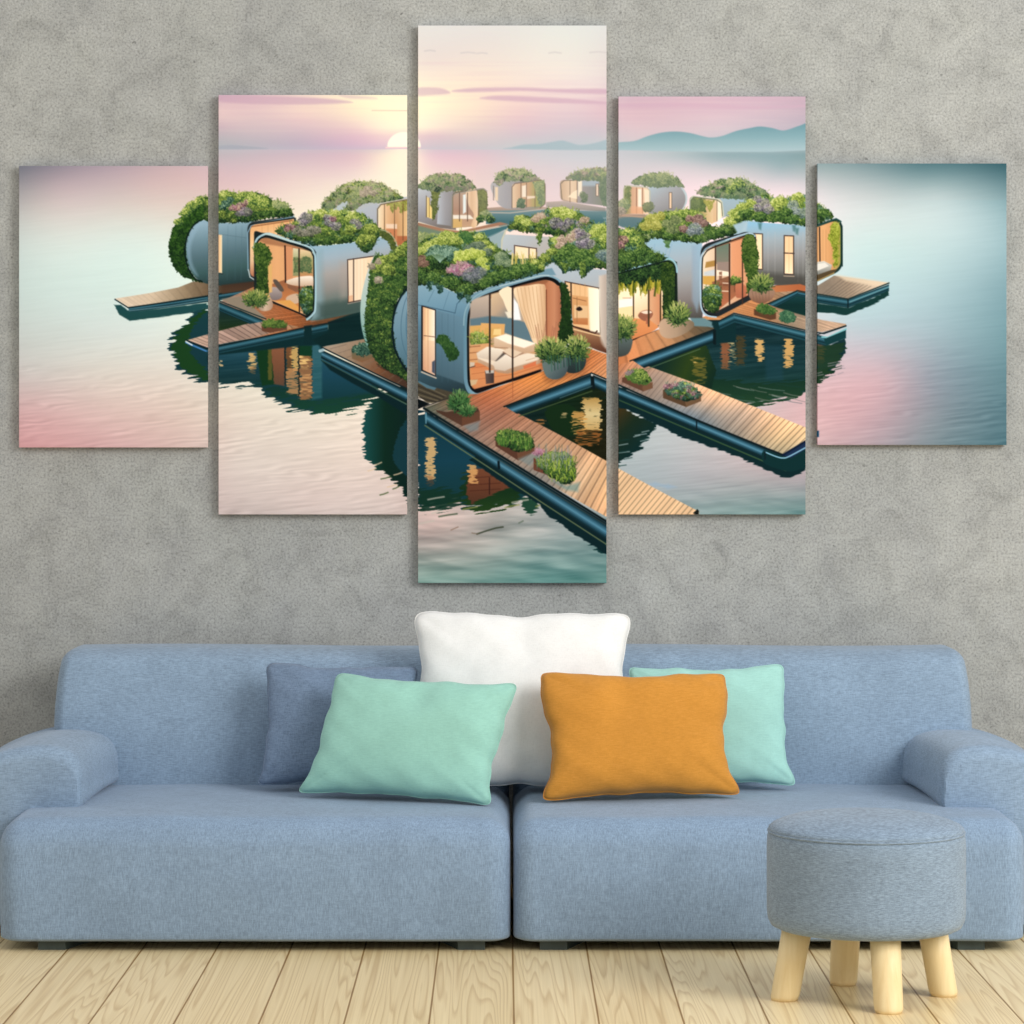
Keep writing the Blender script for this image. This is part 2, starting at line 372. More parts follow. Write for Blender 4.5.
    refl(smooth([(466,474),(480,470),(500,478),(515,488),(522,497),(508,505),(490,512),(475,512),(462,500),(462,485)], 4), V(470, 512, (30, 54, 40), (18, 46, 24), (34, 62, 26)), amp=1.2, ragged=12)
    refl([(470,468),(482,468),(500,478),(512,486),(500,492),(486,498),(472,504),(466,496)], V(468, 502, (110, 66, 46), (100, 58, 40), (80, 50, 36)), amp=.7, ragged=3)
    for y in (478, 485, 491): line([(470,y),(500,y-2)], .9, (70, 36, 26), .7)
    line([(489.5,478),(489.5,494)], 1.1, (50, 26, 22))
    glow(426, 437, 435, 480, (232, 184, 122), 58, dens=.95); glow(427, 476, 433, 486, (120, 70, 44), 59, alpha=.5)
    glow(469, 465, 477, 483, (220, 166, 104), 60, dens=.8)
    refl(smooth([(522,497),(536,500),(538,507),(530,514),(524,509)], 4), (30, 66, 50), amp=1, ragged=3)
    for i, (x, y, l) in enumerate([(520,501,16),(470,508,14),(448,515,18),(436,498,16),(512,506,14),(455,502,14),(427,522,14),(540,505,8),(498,502,9),(437,512,10)]):
        line([(x-l/2, y+1.6), (x, y), (x+l/2, y-1.2)], 1.5, [(196,188,176),(150,150,90),(30,60,34)][i % 3], .7, soft=.6)
    line([(477,534),(486,531),(496,528),(503,527)], 1.6, (52, 60, 44), .85)
    line([(472,533),(478,534)], 1.0, (120, 100, 80), .7); line([(519,523),(523,521)], 1.5, (96, 110, 96), .8)
    line([(451,530),(458,527)], 1.1, (120, 90, 70), .6)
    refl([(480,452),(545,498),(606,538),(606,554),(594,546),(584,540),(570,532),(558,521),(548,516),(540,505),(524,495),(508,486),(490,474),(470,460)], (8, 34, 38), amp=.45, ragged=1.2)
    # inner pool with golden light
    poly([(514,412),(592,384),(607,392),(607,462),(560,438)], L2((520, 412), (600, 450), (8, 30, 34), (14, 34, 20), (26, 26, 12)), tex=.05)
    refl(smooth([(545,410),(565,404),(578,412),(578,432),(566,436),(552,428)], 4), (16, 40, 20), amp=.6)
    if 0: pass
    glow(583, 398, 600.5, 430, V(398, 430, (206, 160, 90), (250, 224, 166), (228, 184, 116)), 62, dens=1.0)
    glow(572, 411, 585, 434, (214, 160, 88), 63, dens=.62); glow(576, 430, 600, 446, (150, 92, 44), 64, dens=.5)
    glow(561, 412, 567, 418, (200, 170, 120), 65, dens=.3); glow(537, 419, 544, 426, (170, 110, 60), 66, dens=.4)
    # right hand pool
    poly([(600,400),(700,345),(716,340),(735,316),(806,334),(822,345),(830,345),(845,338),(846,352),(834,368),(822,378),(806,392),(770,400),(740,404),(700,390),(660,376)], V(330, 400, (12, 40, 46), (20, 52, 56), (18, 52, 44)), wob=.25, tex=.08)
    refl([(690,382),(716,378),(760,384),(806,380),(840,360),(832,372),(818,382),(806,388),(790,400),(760,404),(735,403),(705,400),(690,392)], V(375, 404, (14, 44, 34), (30, 62, 40)), ragged=9)
    refl([(640,366),(706,344),(716,370),(712,388),(690,396),(665,380)], L2((660, 360), (712, 380), (12, 38, 36), (40, 60, 24), (14, 40, 30)), amp=.4, tex=0) if False else refl([(640,366),(706,344),(716,370),(712,388),(690,396),(665,380)], L2((660, 360), (712, 380), (12, 38, 36), (40, 60, 24), (14, 40, 30)), amp=.4)
    glow(693, 357, 706, 384, (126, 110, 46), 67, dens=.55, alpha=.8); glow(692, 357, 697, 364, (206, 170, 96), 68, dens=.3)
    glow(721, 337, 729, 369, V(337, 369, (140, 84, 52), (156, 92, 60), (120, 80, 50)), 69, dens=1.0, amp=.4)
    glow(730, 338, 735, 366, (200, 176, 124), 70, dens=.45); glow(736, 335, 745, 366, (84, 62, 32), 71, dens=.8, alpha=.8)
    glow(756.5, 339, 763, 362, (238, 184, 112), 72, dens=.95); glow(784.5, 339, 793, 368, (232, 176, 104), 73, dens=.95)
    poly([(765,345),(783,345),(783,380),(766,380)], (26, 62, 76), soft=2, alpha=.5)
    glow(817, 345, 824, 365, (150, 96, 60), 74, dens=.5)
    refl([(816,347),(838,342),(846,340),(842,356),(834,368),(822,378),(816,384)], (28, 54, 32), ragged=5, alpha=.75)
    for i in range(26):
        rs = np.random.RandomState(300+i); x = rs.uniform(700, 800); y = 384+rs.uniform(0, 18)+(800-x)*.02; l = rs.uniform(12, 26)
        line([(x-l/2, y-2), (x, y+.3), (x+l/2, y+1.6)], rs.uniform(.6, 1.), [(168,176,178),(26,64,66),(190,170,172),(20,50,40)][i % 4], .38)
    for i in range(16):
        rs = np.random.RandomState(400+i); x = rs.uniform(817, 842); y = rs.uniform(364, 384)-(x-817)*.35; l = rs.uniform(5, 12)
        line([(x-l/2, y+1), (x+l/2, y-1)], .8, [(150,140,150),(28,56,40)][i % 2], .7)
    # dark water left of the right walkway
    refl(smooth([(612,402),(640,418),(656,425),(652,432),(646,440),(640,447),(630,455),(620,463),(612,466)], 3), L2((615, 410), (645, 440), (64, 48, 22), (22, 40, 28), (10, 40, 40)), amp=.8, ragged=5)
    for i in range(14):
        rs = np.random.RandomState(500+i); x = rs.uniform(620, 650); y = rs.uniform(440, 466)-(x-620)*.35; l = rs.uniform(6, 14)
        line([(x-l/2, y+1), (x+l/2, y-.6)], 1., [(160,178,182),(18,52,48)][i % 2], .7)
    refl([(612,390),(700,428),(764,452),(812,440),(812,465),(803,471),(790,478),(782,477),(770,471),(745,460),(720,450),(700,443),(680,437),(660,426),(640,416),(612,404)], (8, 36, 40), amp=.3, ragged=2.5)
    for x, y, a in [(655,484,.5),(668,486,.5),(690,520,.4)]:
        poly([(x-8,y),(x,y-2),(x+9,y+1),(x,y+3)], (140, 170, 200), soft=1.5, alpha=a)

    # ---- far houses ---------------------------------------------------------
    far_right_M(); far_N(); far_G(); far_F(); far_E(); far_C()
    hz = np.clip((XX-404)/8, 0, 1)*np.clip((782-XX)/20, 0, 1)*np.clip((YY-160)/10, 0, 1)*np.clip((225-YY)/20, 0, 1)
    put(full, hz*np.where((XX > 476) & (XX < 700), .22, .13), (206, 196, 198))
    put(full, np.clip((XX-318)/8, 0, 1)*np.clip((404-XX)/4, 0, 1)*np.clip((YY-178)/6, 0, 1)*np.clip((232-YY)/20, 0, 1)*.12, (240, 224, 200))
    poly([(412,224),(440,231),(462,234),(462,246),(412,250)], (112, 130, 110), soft=1)
    fill_leaf([(412,231),(440,234),(452,236),(450,246),(412,252)], HZ, .4)
    far_H()
    house_A(); house_B(); house_L(); house_J(); house_I(); house_D(); docks()

def far_F():
    poly([(486,208),(500,207),(545,207),(552,209),(510,214),(486,213)], V(207, 213, (170, 140, 122), (130, 126, 120)))
    poly([(486,211),(560,209),(600,212),(607,226),(560,222),(540,216),(510,232),(495,224),(486,224)], V(210, 232, (96, 128, 134), (64, 104, 112), (88, 122, 126)))
    line([(486,212.5),(510,213),(545,209)], 1.0, (190, 178, 164), .9)
    poly(rq([(487,181),(541,179),(545.5,183),(545.5,205),(536,209),(500,209)], [12, 2, 4, 5, 4, 10]), H(487, 545, (176, 176, 180), (150, 150, 156), (140, 134, 130), (120, 130, 90)))
    poly(rq([(512,184),(545,180),(545,206),(512,208)], [3, 5, 5, 1]), H(512, 545, (226, 196, 160), (200, 160, 124), (190, 150, 112), (150, 150, 80), (108, 136, 72)))
    line([(512,208),(512,187),(515,183.5),(540,180),(545,184),(545,204),(540,208)], .8, (92, 76, 64))
    for x in (521, 526.5, 535): line([(x,183),(x,207)], .7, (96, 72, 58))
    poly([(522,186),(526,185),(526,197),(522,197)], (240, 226, 204)); poly([(527,196),(535,196),(535,198),(527,199)], (236, 214, 188))
    fill_leaf([(533,182),(544,180),(545,204),(540,207),(537,198)], HZ, .3, .8, 1)
    for a, b in [(492,498)]:
        poly([(495,187),(498,187),(498,201),(495,200)], (232, 206, 172)); line([(493.5,186),(493.5,200)], .8, (110, 96, 86))
    fill_leaf(smooth([(517,200),(520,198),(525,200),(525,207),(517,207)], 3), [(50,78,54),(84,112,76),(116,138,96)], .4)
    bushes(smooth([(494,180),(500,172),(510,168.5),(520,169),(528,171),(536,176),(540,179),(530,181.5),(515,181),(505,182),(500,186),(496,184)], 4), 3.2, [HZ, HZ, HP, G2], 11, base=HZ, top=.55)

def far_G():
    poly([(546,202),(562,201),(606,208),(606,212),(580,210),(546,207)], V(201, 211, (176, 160, 150), (130, 128, 124)))
    poly([(575,211),(607,211),(607,226),(590,224),(580,216)], (84, 120, 124), soft=1)
    for y in (219, 222.5): line([(585,y),(607,y-1)], 1., (140, 160, 166), .8)
    poly(rq([(560,180),(607,179),(607,206),(560,201)], [4, 0, 0, 6]), H(560, 606, (180, 152, 128), (150, 142, 140), (128, 128, 128), (110, 120, 100)))
    poly([(582,181),(599,180),(599,186),(582,186)], (150, 168, 180), soft=1.2)
    poly(rq([(561,181),(577,180),(577,203),(561,199)], [4, 0, 0, 5]), H(561, 582, (196, 164, 132), (224, 196, 164), (206, 176, 142)))
    line([(562,199),(560.5,184),(564,180.5),(582,180)], .8, (100, 92, 76))
    for x in (570, 577): line([(x,181),(x,202)], .7, (110, 84, 64))
    poly([(573,192),(577,190),(577,199),(568,197)], (246, 226, 192)); poly([(578,181),(582,181),(582,196),(578,196)], (240, 226, 200))
    window([(596,184),(598.5,184),(598.5,196),(596,196)], (230, 206, 180), (90, 70, 60), .6)
    fill_leaf(smooth([(580,194),(584,191),(588,196),(586,202),(581,201)], 3), [(60,84,60),(92,112,80),(116,130,96)], .4)
    fill_leaf([(599,172),(607,170),(607,207),(602,205),(599,190)], [(66,94,72),(92,116,84),(120,140,100)], .4)
    bushes(smooth([(565,178.5),(575,172),(585,169),(598,167.5),(608,169),(608,180),(590,180),(577,180)], 4), 3., [HZ, [(84,108,84),(112,132,100),(140,154,122)], HP], 12, base=HZ, top=.5)

def far_E():
    poly([(416,222),(445,229),(460,231),(500,222),(508,224),(462,233),(440,233),(416,227)], V(221, 233, (150, 112, 92), (172, 126, 100)))
    poly([(470,233),(506,226),(508,228),(486,240),(480,236)], (66, 108, 116))
    line([(416,227),(440,233.5),(462,233.5),(508,225)], 1.1, (170, 164, 150), .9)
    poly([(416,188),(456,190),(456,230),(440,228),(416,221)], {'p': (416, 189), 'q': (440, 228), 's': [(188,196,204),(150,150,158),(120,112,108)]})
    poly([(439,191),(455,192),(452,200),(451,226),(437,224)], H(437, 453, (180, 188, 198), (150, 150, 156), (132, 130, 132)))
    fill_leaf([(431,188),(442,188),(439,198),(437,214),(433,220),(430,208),(432,198)], [(60,74,30),(96,110,44),(130,142,64)], .4)
    poly([(427,197),(429.5,198),(430,205),(432,208),(432,219),(427,217)], (240, 210, 130)); line([(426.4,196),(426.4,217)], .8, (100, 80, 50))
    line([(429.3,198),(429.3,217)], .6, (130, 100, 60))
    poly(rq([(452,192),(484,188),(487.5,192),(487,214),(477,226),(452,228)], [6, 3, 4, 2, 0, 0]), (92, 84, 54))
    fill_leaf([(477,190),(484,189),(487,193),(487,213),(480,216),(478,205)], [(60,74,36),(96,108,48),(130,140,64)], .45)
    poly(rq([(453,193.5),(477,190.5),(477,226),(453,228)], [5, 0, 0, 0]), V(192, 228, (176, 150, 130), (166, 130, 110), (196, 160, 130)))
    poly([(453,215),(470,215),(474,219),(453,219)], (236, 226, 212)); poly([(453,219),(462,219),(462,227),(453,228)], (206, 170, 110))
    poly([(463,195),(466,194),(466,212),(463,214)], (226, 234, 232))
    poly(smooth([(466,192),(477,191),(477,225),(471,226),(474,215),(469,206)], 3), H(466, 477, (240, 210, 176), (214, 178, 142), (234, 200, 164)))
    line([(452,228),(452,197),(455,193.5),(483,188.5),(487,191)], .9, (140, 138, 130))
    for x in (459.5, 467.5): line([(x,193),(x,221)], .8, (80, 62, 50))
    bush(486, 216, 7, 6, HZ, .5); bush(490, 219, 5, 4, G2, .5); bush(481, 219, 4, 4, G2, .5)
    bushes(smooth([(418,188),(424,180),(432,175),(440,173),(450,174),(460,174),(466,178),(472,183),(477,188),(468,190),(455,191),(440,192),(430,190)], 4), 3.6, [HZ, HZ, HP, G2], 13, base=[(64,80,40),(96,110,50),(130,140,70)], top=.52)

def far_C():
    poly([(350,206),(362,201),(395,197),(407,197),(407,204),(378,208),(360,216)], (172, 180, 190), soft=.8)
    poly([(356,211),(378,203),(406,199),(407,250),(392,246),(380,230),(356,222)], {'p': (356, 203), 'q': (376, 226), 's': [(170,184,200),(166,170,184)]})
    poly(smooth([(333,211),(338,203),(348,201),(350,206),(346,211)], 3), (172, 186, 196))
    bushes(smooth([(322,210),(324,201),(330,195),(336,190),(345,184),(358,181),(370,182),(382,184),(392,189),(400,195),(403,198.5),(392,201),(380,203),(365,203),(357,209),(350,212),(344,211),(348,203),(341,203),(335,208),(330,211)], 4), 3.8, [HZ, G2, HP, HZ, GY], 14, base=[(76,92,42),(104,116,52),(140,148,74)], top=.55)
    for x, y in [(368,189),(373,193),(364,194)]: bush(x, y, 4.5, 3.2, HP, .6)
    poly(rq([(378,205),(407,199),(407,246),(396,244),(378,228)], [5, 0, 0, 0, 0]), H(378, 406, (240, 222, 190), (222, 176, 132), (200, 150, 104), (224, 184, 134)))
    poly([(386,224),(397,224),(397,229),(386,228)], (236, 206, 180)); poly([(386,229),(397,229),(397,242),(386,238)], (200, 130, 90))
    poly([(397,236),(407,236),(407,247),(397,246)], (176, 106, 70))
    fill_leaf([(385,203),(407,200),(407,209),(402,214),(398,208),(393,212),(389,206)], [(110,112,40),(150,150,60),(190,186,90)], .4, spike=3)
    for x in (384.5, 394.5, 403): line([(x,204),(x,240)], .8, (104, 76, 50))
    line([(377.5,226),(377.5,209),(381,204.5),(407,199.5)], 1.1, (96, 84, 66)); line([(378,204.5),(381,203.3),(407,198.6)], .7, (206, 200, 190))

def far_H():
    poly([(486,238),(505,230),(506,252),(490,250)], (150, 170, 176), soft=1.2)
    poly(rq([(501,234),(552,237),(560,240),(560,262),(501,262)], [8, 0, 0, 0, 0]), {'p': (505, 234), 'q': (530, 260), 's': [(184,194,200),(178,184,190),(180,176,174)]})
    line([(501.5,250),(502,240),(505,232),(508,228)], 1.2, (200, 196, 170))
    window([(514.5,245.5),(536.5,248.5),(536.5,262),(514.5,262)], (248, 226, 190), (70, 50, 44), 1.0, [((529,248),(529,262))])
    bushes(smooth([(508,227),(514,222),(517,217),(523,215),(530,217.5),(538,213),(547,209),(560,208),(572,209),(580,213),(588,219),(594,226),(590,236),(575,238),(558,237),(545,234),(530,233),(515,230)], 4), 5, [G1, G2, GB, GY, PU], 15, top=.7)
    for x, y, r in [(562,213,9),(570,214,7),(555,211,6)]: bush(x, y, r, r*.7, GY, .85)
    for x, y, r in [(520,219,6),(526,222,5)]: bush(x, y, r, r*.8, GY, .82)
    for x, y, r in [(541,216,6),(536,219,5),(585,220,5)]: bush(x, y, r, r*.7, [(120,104,84),(160,136,112),(196,170,146),(214,190,166)], .7)
    for x, y, r in [(556,223,8),(564,226,7),(570,222,5)]: bush(x, y, r, r*.7, PU, .6)
    fill_leaf([(537,232),(542,232),(542,240),(539.5,246),(537,240)], G1, .5)

def far_N():
    poly([(612,214),(645,214),(650,218),(640,226),(612,222)], V(214, 226, (170, 136, 116), (92, 116, 120), (120, 138, 140)))
    poly(smooth([(619,219),(632,217),(644,220),(644,226),(632,229),(619,226)], 3), (88, 116, 122), soft=1)
    line([(612,215),(645,217)], 1.2, (176, 146, 124))
    poly(rq([(649,186),(684,186),(687.5,200),(682,212),(660,216),(648,214)], [0, 8, 6, 8, 3, 0]), {'p': (650, 186), 'q': (668, 214), 's': [(160,184,198),(146,150,156),(120,120,122)]})
    poly(smooth([(680,186),(686.5,193),(687,203),(681,212),(685,203),(685,195)], 3), (176, 196, 204))
    poly(rq([(623.5,186),(649,188),(649,214),(623.5,214)], [4, 4, 0, 2]), H(624, 650, (110, 124, 70), (206, 158, 122), (226, 184, 146), (236, 208, 176)))
    fill_leaf([(625,186),(631,187),(631,205),(625,208)], [(70,90,50),(104,122,60),(130,144,80)], .4)
    poly([(638,189),(641.5,189),(641.5,208),(638,208)], (250, 238, 214)); poly([(644,189),(649,190),(649,204),(645,205)], (244, 224, 192))
    for x in (636.5, 642.5): line([(x,188),(x,213)], .9, (130, 84, 60))
    poly([(631,206),(643,207),(643,214),(631,213)], (222, 160, 118), alpha=.7)
    line([(623.5,200),(624,189),(627,185.5),(647,187.5),(650,191),(650,204)], .9, (176, 178, 150))
    window([(669.2,192.5),(671.8,192.5),(671.8,208.5),(669.2,208.5)], (246, 208, 166), (70, 60, 56), .6)
    bush(648, 207, 6, 5, [(70,86,56),(98,114,66),(130,140,86)], .5); bush(624, 205, 6, 7, HZ, .5); bush(621, 211, 5, 4, HP, .5)
    bushes(smooth([(631,183.5),(638,178),(645,175),(652,173),(665,173),(674,176),(680,181),(684,187),(676,186),(668,187),(650,187),(640,185)], 4), 3.2, [HZ, [(70,98,60),(98,124,76),(130,150,96)], HZ], 16, base=[(60,84,50),(84,108,60),(110,130,74)], top=.5)

def far_right_M():
    poly([(717,197),(756,198),(745,210),(722,218),(717,212)], V(197, 218, (146, 176, 192), (150, 164, 172)))
    poly(rq([(689.5,196),(722,199),(724,216),(712,224),(689.5,212)], [5, 5, 0, 0, 0]), H(690, 724, (84, 110, 50), (120, 130, 60), (206, 176, 130), (226, 196, 156), (240, 226, 196)))
    fill_leaf([(691,198),(706,199),(706,212),(691,212)], [(60,84,40),(86,110,50),(112,132,66)], .35)
    fill_leaf([(704,200),(714,201),(714,207),(710,212),(707,207)], [(120,120,40),(160,156,60),(196,190,90)], .5)
    poly([(713,203),(716.5,203),(716.5,222),(713,222)], (216, 180, 140)); poly([(717.5,201),(721,202),(721,218),(717.5,221)], (246, 236, 210))
    line([(717,200),(717,221)], .7, (110, 90, 70))
    line([(689.7,210),(690,200),(693,196),(717,199),(722,202),(723.5,216)], 1.0, (186, 194, 176)); line([(690.6,210),(690.8,200.5),(694,197),(717,200),(721.4,203),(722.5,216)], .7, (70, 80, 60))
    bushes(smooth([(697,192.5),(705,187),(712,183),(722,179),(735,178),(745,179),(755,185),(765,191),(769,196),(755,198),(740,199),(720,198),(705,196)], 4), 4, [HZ, G2, [(60,96,60),(92,126,76),(130,156,96)], HP], 17, base=[(40,76,40),(66,100,54),(96,124,66)], top=.55)
    for x, y in [(735,186),(730,190),(741,184)]: bush(x, y, 5, 4, G2, .75)

def vine(pts, R=GD, t=.35, spike=0.): fill_leaf(smooth(pts, 4), R, t, 1.1, 1.6, spike=spike)

def house_A():
    # deck and pontoon
    planks([(115,298.6),(150,293),(178,287.5),(192,282),(206,279),(256,282),(258,288),(207,296.5),(170,302),(128,307)], [(115,299),(206,279),(214,296),(128,307)], 14, H(115, 256, (228, 208, 186), (224, 202, 176), (150, 130, 104), (84, 66, 50), (70, 54, 42)), dark=.06, var=.04)
    tube((128,307.5), (258,287.5), (128,313), (258,295), TUB2)
    line([(115,299.4),(128,307.6),(170,302),(207,296.4),(258,287.6)], 1.2, (16, 34, 38))
    line([(114.6,301.4),(128,309.6)], 1.4, (214, 232, 232)); line([(129,310.8),(170,306),(207,300)], 1., (90, 128, 140))
    refl([(114,305),(121,305),(130,312),(207,303),(207,308),(190,313),(160,317),(130,321),(120,315)], V(303, 321, (30, 74, 78), (28, 72, 72)), amp=.4)
    # round shell
    sh = smooth([(200,220),(193,227),(187.5,237),(185.5,249),(187,262),(192,273),(200,281),(214,285),(240,286),(254,283),(254,240),(254,221),(230,223)], 4)
    poly(sh, {'p': (215, 222), 'q': (225, 286), 's': [(146,176,194),(112,142,156),(84,112,122),(60,90,92),(34,54,56)]})
    for x in (208, 214, 228, 236, 242): line([(x,226),(x-1,280)], .7, (70, 104, 120), .25)
    poly(smooth([(186,249),(188,238),(193,228),(199,222),(202,222),(196,232),(191,246),(192,262),(198,276),(190,268)], 4), (150, 182, 204), soft=1.5, alpha=.45)
    line([(222,234.5),(247,238)], .6, (90, 116, 126), .7)
    poly([(218.3,234.7),(222,235),(222,273),(218.3,272.5)], H(218, 222, (226, 176, 130), (255, 232, 190))); line([(218,273.6),(223,274)], .8, (40, 50, 50))
    # portal behind the nearer house
    ot = rq([(247,222.5),(292,216),(296,218),(296,282),(250,281)], [8, 0, 0, 0, 6])
    poly(ot, (40, 50, 54)); line([(248,270),(247.6,233),(251,226),(256,224),(294,216.5)], 1.0, (130, 164, 184))
    poly(rq([(250,225),(294,219),(294,277),(250,277)], [7, 0, 0, 6]), L2((252, 230), (262, 275), (236, 180, 126), (246, 206, 156), (230, 190, 150), (176, 110, 80)))
    line([(248.5,270),(250,277),(254,279.6),(258,279.6)], 1.1, (190, 204, 206)); line([(250,224.5),(290,218.7)], 1.0, (20, 28, 32))
    for x in (262, 268, 274, 280, 286): line([(x,224),(x,240)], .5, (196, 140, 96), .6)
    line([(252,226.5),(292,220.5)], 1.4, (150, 96, 64), .8)
    poly([(222,285),(256,281),(256,289),(222,294)], V(280, 290, (60, 44, 36), (76, 56, 42)), soft=1)
    # greenery
    vine([(207,197),(194,204),(183,213),(174.5,224.6),(170,237),(168.5,249),(171,262),(177,271.5),(186,278),(202,282),(196,278.5),(189.5,269),(186,256),(186,246),(188,236),(193.5,226),(200,221),(208,218)], [(14,38,18),(30,66,22),(56,98,30),(96,132,44)], .35)
    line(smooth([(202,281.5),(195,278.6),(188.6,269),(185.2,256),(185.4,246),(187.4,236),(193,226),(199.5,220.8)], 4, False), 1.4, (8, 26, 24))
    for x, y, r in [(200,201,6),(191,207,6),(184,214,5.5),(178,222,5),(196,204,5),(187,212,5)]: bush(x, y, r, r*.8, G2, .78)
    bushes(smooth([(204,200),(212,195.5),(219,193.5),(228,191.5),(240,193),(250,191),(258,193),(268,197),(275,201),(284,202),(290,209),(293,216),(270,218),(250,222),(222,223),(206,220)], 4), 5, [G1, G2, G1, GY], 18, top=.75)
    for x, y, r in [(226,195,6),(240,196,6),(256,199,7),(263,203,7),(248,201,6)]: bush(x, y, r, r*.75, G2, .85)
    for x, y, r in [(226,204,5),(230,201,4.5),(222,207,4)]: bush(x, y, r, r*.75, GB, .65)
    for x, y, r in [(239,207,5.5),(233,208,4.5),(246,203,4)]: bush(x, y, r, r*.7, PK, .62)
    for x, y, r in [(246,212,6),(240,214,4)]: bush(x, y, r, r*.7, PU, .55)
    for x, y, r in [(282,206,6),(276,204,5)]: bush(x, y, r, r*.75, HZ, .75)
    for x, y, r in [(272,214,7),(284,213,7),(262,214,6)]: bush(x, y, r, r*.6, GD, .7)

def house_B():
    # deck
    planks([(219,302),(256,286),(300,300),(370,304),(410,300),(410,312),(345,322),(300,330),(219,344)], [(219,302),(219,344),(360,325),(330,290)], 22, L2((219, 330), (310, 300), (150, 126, 116), (172, 140, 122), (176, 112, 74), (168, 98, 58), (120, 76, 48)), dark=.2)
    planks([(186,340.5),(219,331),(262,319),(300,327),(219,344.5),(207,348)], [(186,340),(300,318),(310,330),(207,348)], 18, H(186, 300, (196, 166, 146), (176, 146, 134), (160, 134, 120), (188, 136, 96)), dark=.32, seed=4)
    poly([(222,299),(240,296),(266,318),(256,320)], (140, 128, 112), soft=1)
    poly([(219,310),(240,310),(262,320),(219,331)], V(310, 330, (18, 44, 46), (34, 54, 30)), tex=.05)
    tube((219,302), (266,321), (219,311), (250,324), TUB2)
    line([(219,300.8),(266,319)], 1., (14, 34, 38))
    tube((207,348), (304,328), (207,357), (304,337), TUB2); tube((312,327), (328,323.5), (312,334), (328,331), TUB2)
    poly([(207,356),(304,337),(330,330),(330,344),(300,346),(219,355),(207,362)], (10, 42, 46), soft=.8)
    poly([(304,326),(312,325),(312,345),(304,345)], (10, 40, 44), soft=.7)
    poly([(328,322),(362,310),(410,300),(410,330),(364,340),(322,347),(312,340),(328,332)], (10, 38, 40), soft=.8, tex=.03)
    line([(187,341),(207,348.6),(260,337.5),(304,327.6),(345,320)], 1.1, (12, 30, 34))
    line([(186,340),(207,348)], 1.2, (14, 32, 40)); line([(186,342.5),(206,351)], 1.6, (70, 130, 190)); line([(186,341.5),(192,345)], 1.2, (230, 240, 245))
    # shell
    poly(smooth([(296,240),(315,245.5),(340,244),(360,241),(373,237),(385,238.5),(393,247),(397,260),(398,275),(396,290),(384,305),(362,311.5),(335,317),(312,320.5),(305,316),(312,300),(314,262)], 4), {'p': (330, 242), 'q': (345, 318), 's': [(146,182,204),(160,178,192),(166,162,160),(140,138,134),(92,112,108),(66,90,86)]})
    poly([(312,252),(322,250),(324,300),(322,318),(312,320)], H(311, 326, (166, 200, 216), (120, 150, 160)), soft=3, alpha=.6)
    poly([(340,262),(348,262),(348,300),(340,302)], (176, 160, 150), soft=3, alpha=.4)
    poly([(318,304),(362,296),(362,312),(318,320)], (56, 74, 70), soft=3.5, alpha=.6)
    window([(347.6,259.8),(374.5,256),(374.5,272),(362,300),(348.3,302.5)], H(348, 374, (240, 216, 190), (250, 226, 196), (246, 214, 176)), (60, 44, 40), 1.)
    line([(353.6,259),(353.6,302)], 1., (60, 44, 40))
    for x in (357, 360.5, 364, 368, 371): line([(x,260),(x,299)], .7, (222, 190, 156), .5)
    poly([(348.5,296),(353,295),(353,301),(348.5,302)], (222, 160, 120), alpha=.6)
    line([(348,303.8),(361,301)], .9, (150, 140, 130))
    # curved vine band on the far side
    vine([(371,227),(380,228),(389,233),(395,241),(398,250),(397.5,257),(393,257),(391,248),(386,240),(379,237),(372,238)], [(50,66,30),(80,96,40),(112,124,54)], .4)
    line(smooth([(378,229.3),(388,232),(395,240),(398.4,250)], 4, False), .9, (180, 184, 150), .9)
    # portal
    poly(rq([(254,230),(262,233),(270,233),(312,246),(316,252),(316,312),(310,320),(300,314),(254,296)], [4, 4, 4, 8, 3, 8, 4, 0, 0]), (22, 34, 36))
    inr = rq([(258,240),(266,237.5),(308,250),(313.4,258),(313.4,308),(308,316.5),(300,313),(272,301),(258,296)], [4, 4, 8, 4, 6, 3, 0, 0, 0])
    poly(inr, H(258, 314, (216, 156, 106), (230, 172, 120), (220, 160, 112), (226, 190, 150)))
    poly([(258,240),(266,237.5),(308,250),(312,256),(290,248),(266,244)], (150, 100, 70), soft=1., alpha=.7)
    poly([(285,246),(292,247),(293,280),(285,280)], (212, 146, 104))
    poly([(293,248),(299,249),(300,276),(293,276)], V(248, 278, (226, 214, 180), (150, 160, 110), (140, 140, 100)))
    poly([(300,249),(313,252),(313,276),(300,277)], V(250, 277, (236, 206, 164), (150, 150, 96), (200, 140, 96)))
    fill_leaf([(294,258),(311,257),(311,272),(294,272)], [(70,96,60),(104,124,76),(170,140,96)], .4)
    poly([(272,284),(284,280),(312,282),(312,312),(272,300)], V(280, 312, (150, 96, 66), (190, 120, 74), (206, 140, 84)))
    poly(smooth([(286,281),(296,277.5),(306,276),(313,277),(313,286),(298,286),(288,284)], 4), V(276, 286, (250, 238, 222), (206, 176, 150)))
    poly([(287,284),(298,287),(312,286),(312,291),(296,292),(288,288)], (120, 84, 66), alpha=.7)
    poly(smooth([(288,296),(296,293.5),(300,296),(300,302),(292,304),(286,300)], 3), (206, 176, 150)); poly([(276,301),(290,300),(300,308),(299,312)], (222, 160, 86))
    line([(285,246),(285.5,282)], 1.5, (50, 28, 22)); line([(299,249),(299.4,312)], 1.3, (40, 30, 26))
    line([(272,301.5),(300,313.5),(308,317)], 1.4, (26, 22, 22))
    bushes(smooth([(301,290),(307,286),(312,287),(314,296),(314,308),(309,316),(302,311),(299,302)], 4), 3.6, [GD, G1, GB], 21, top=.8)
    poly(smooth([(269,289),(275,287),(281,290),(282,297),(277,300),(271,299)], 4), V(287, 300, (176, 162, 158), (124, 112, 112)))
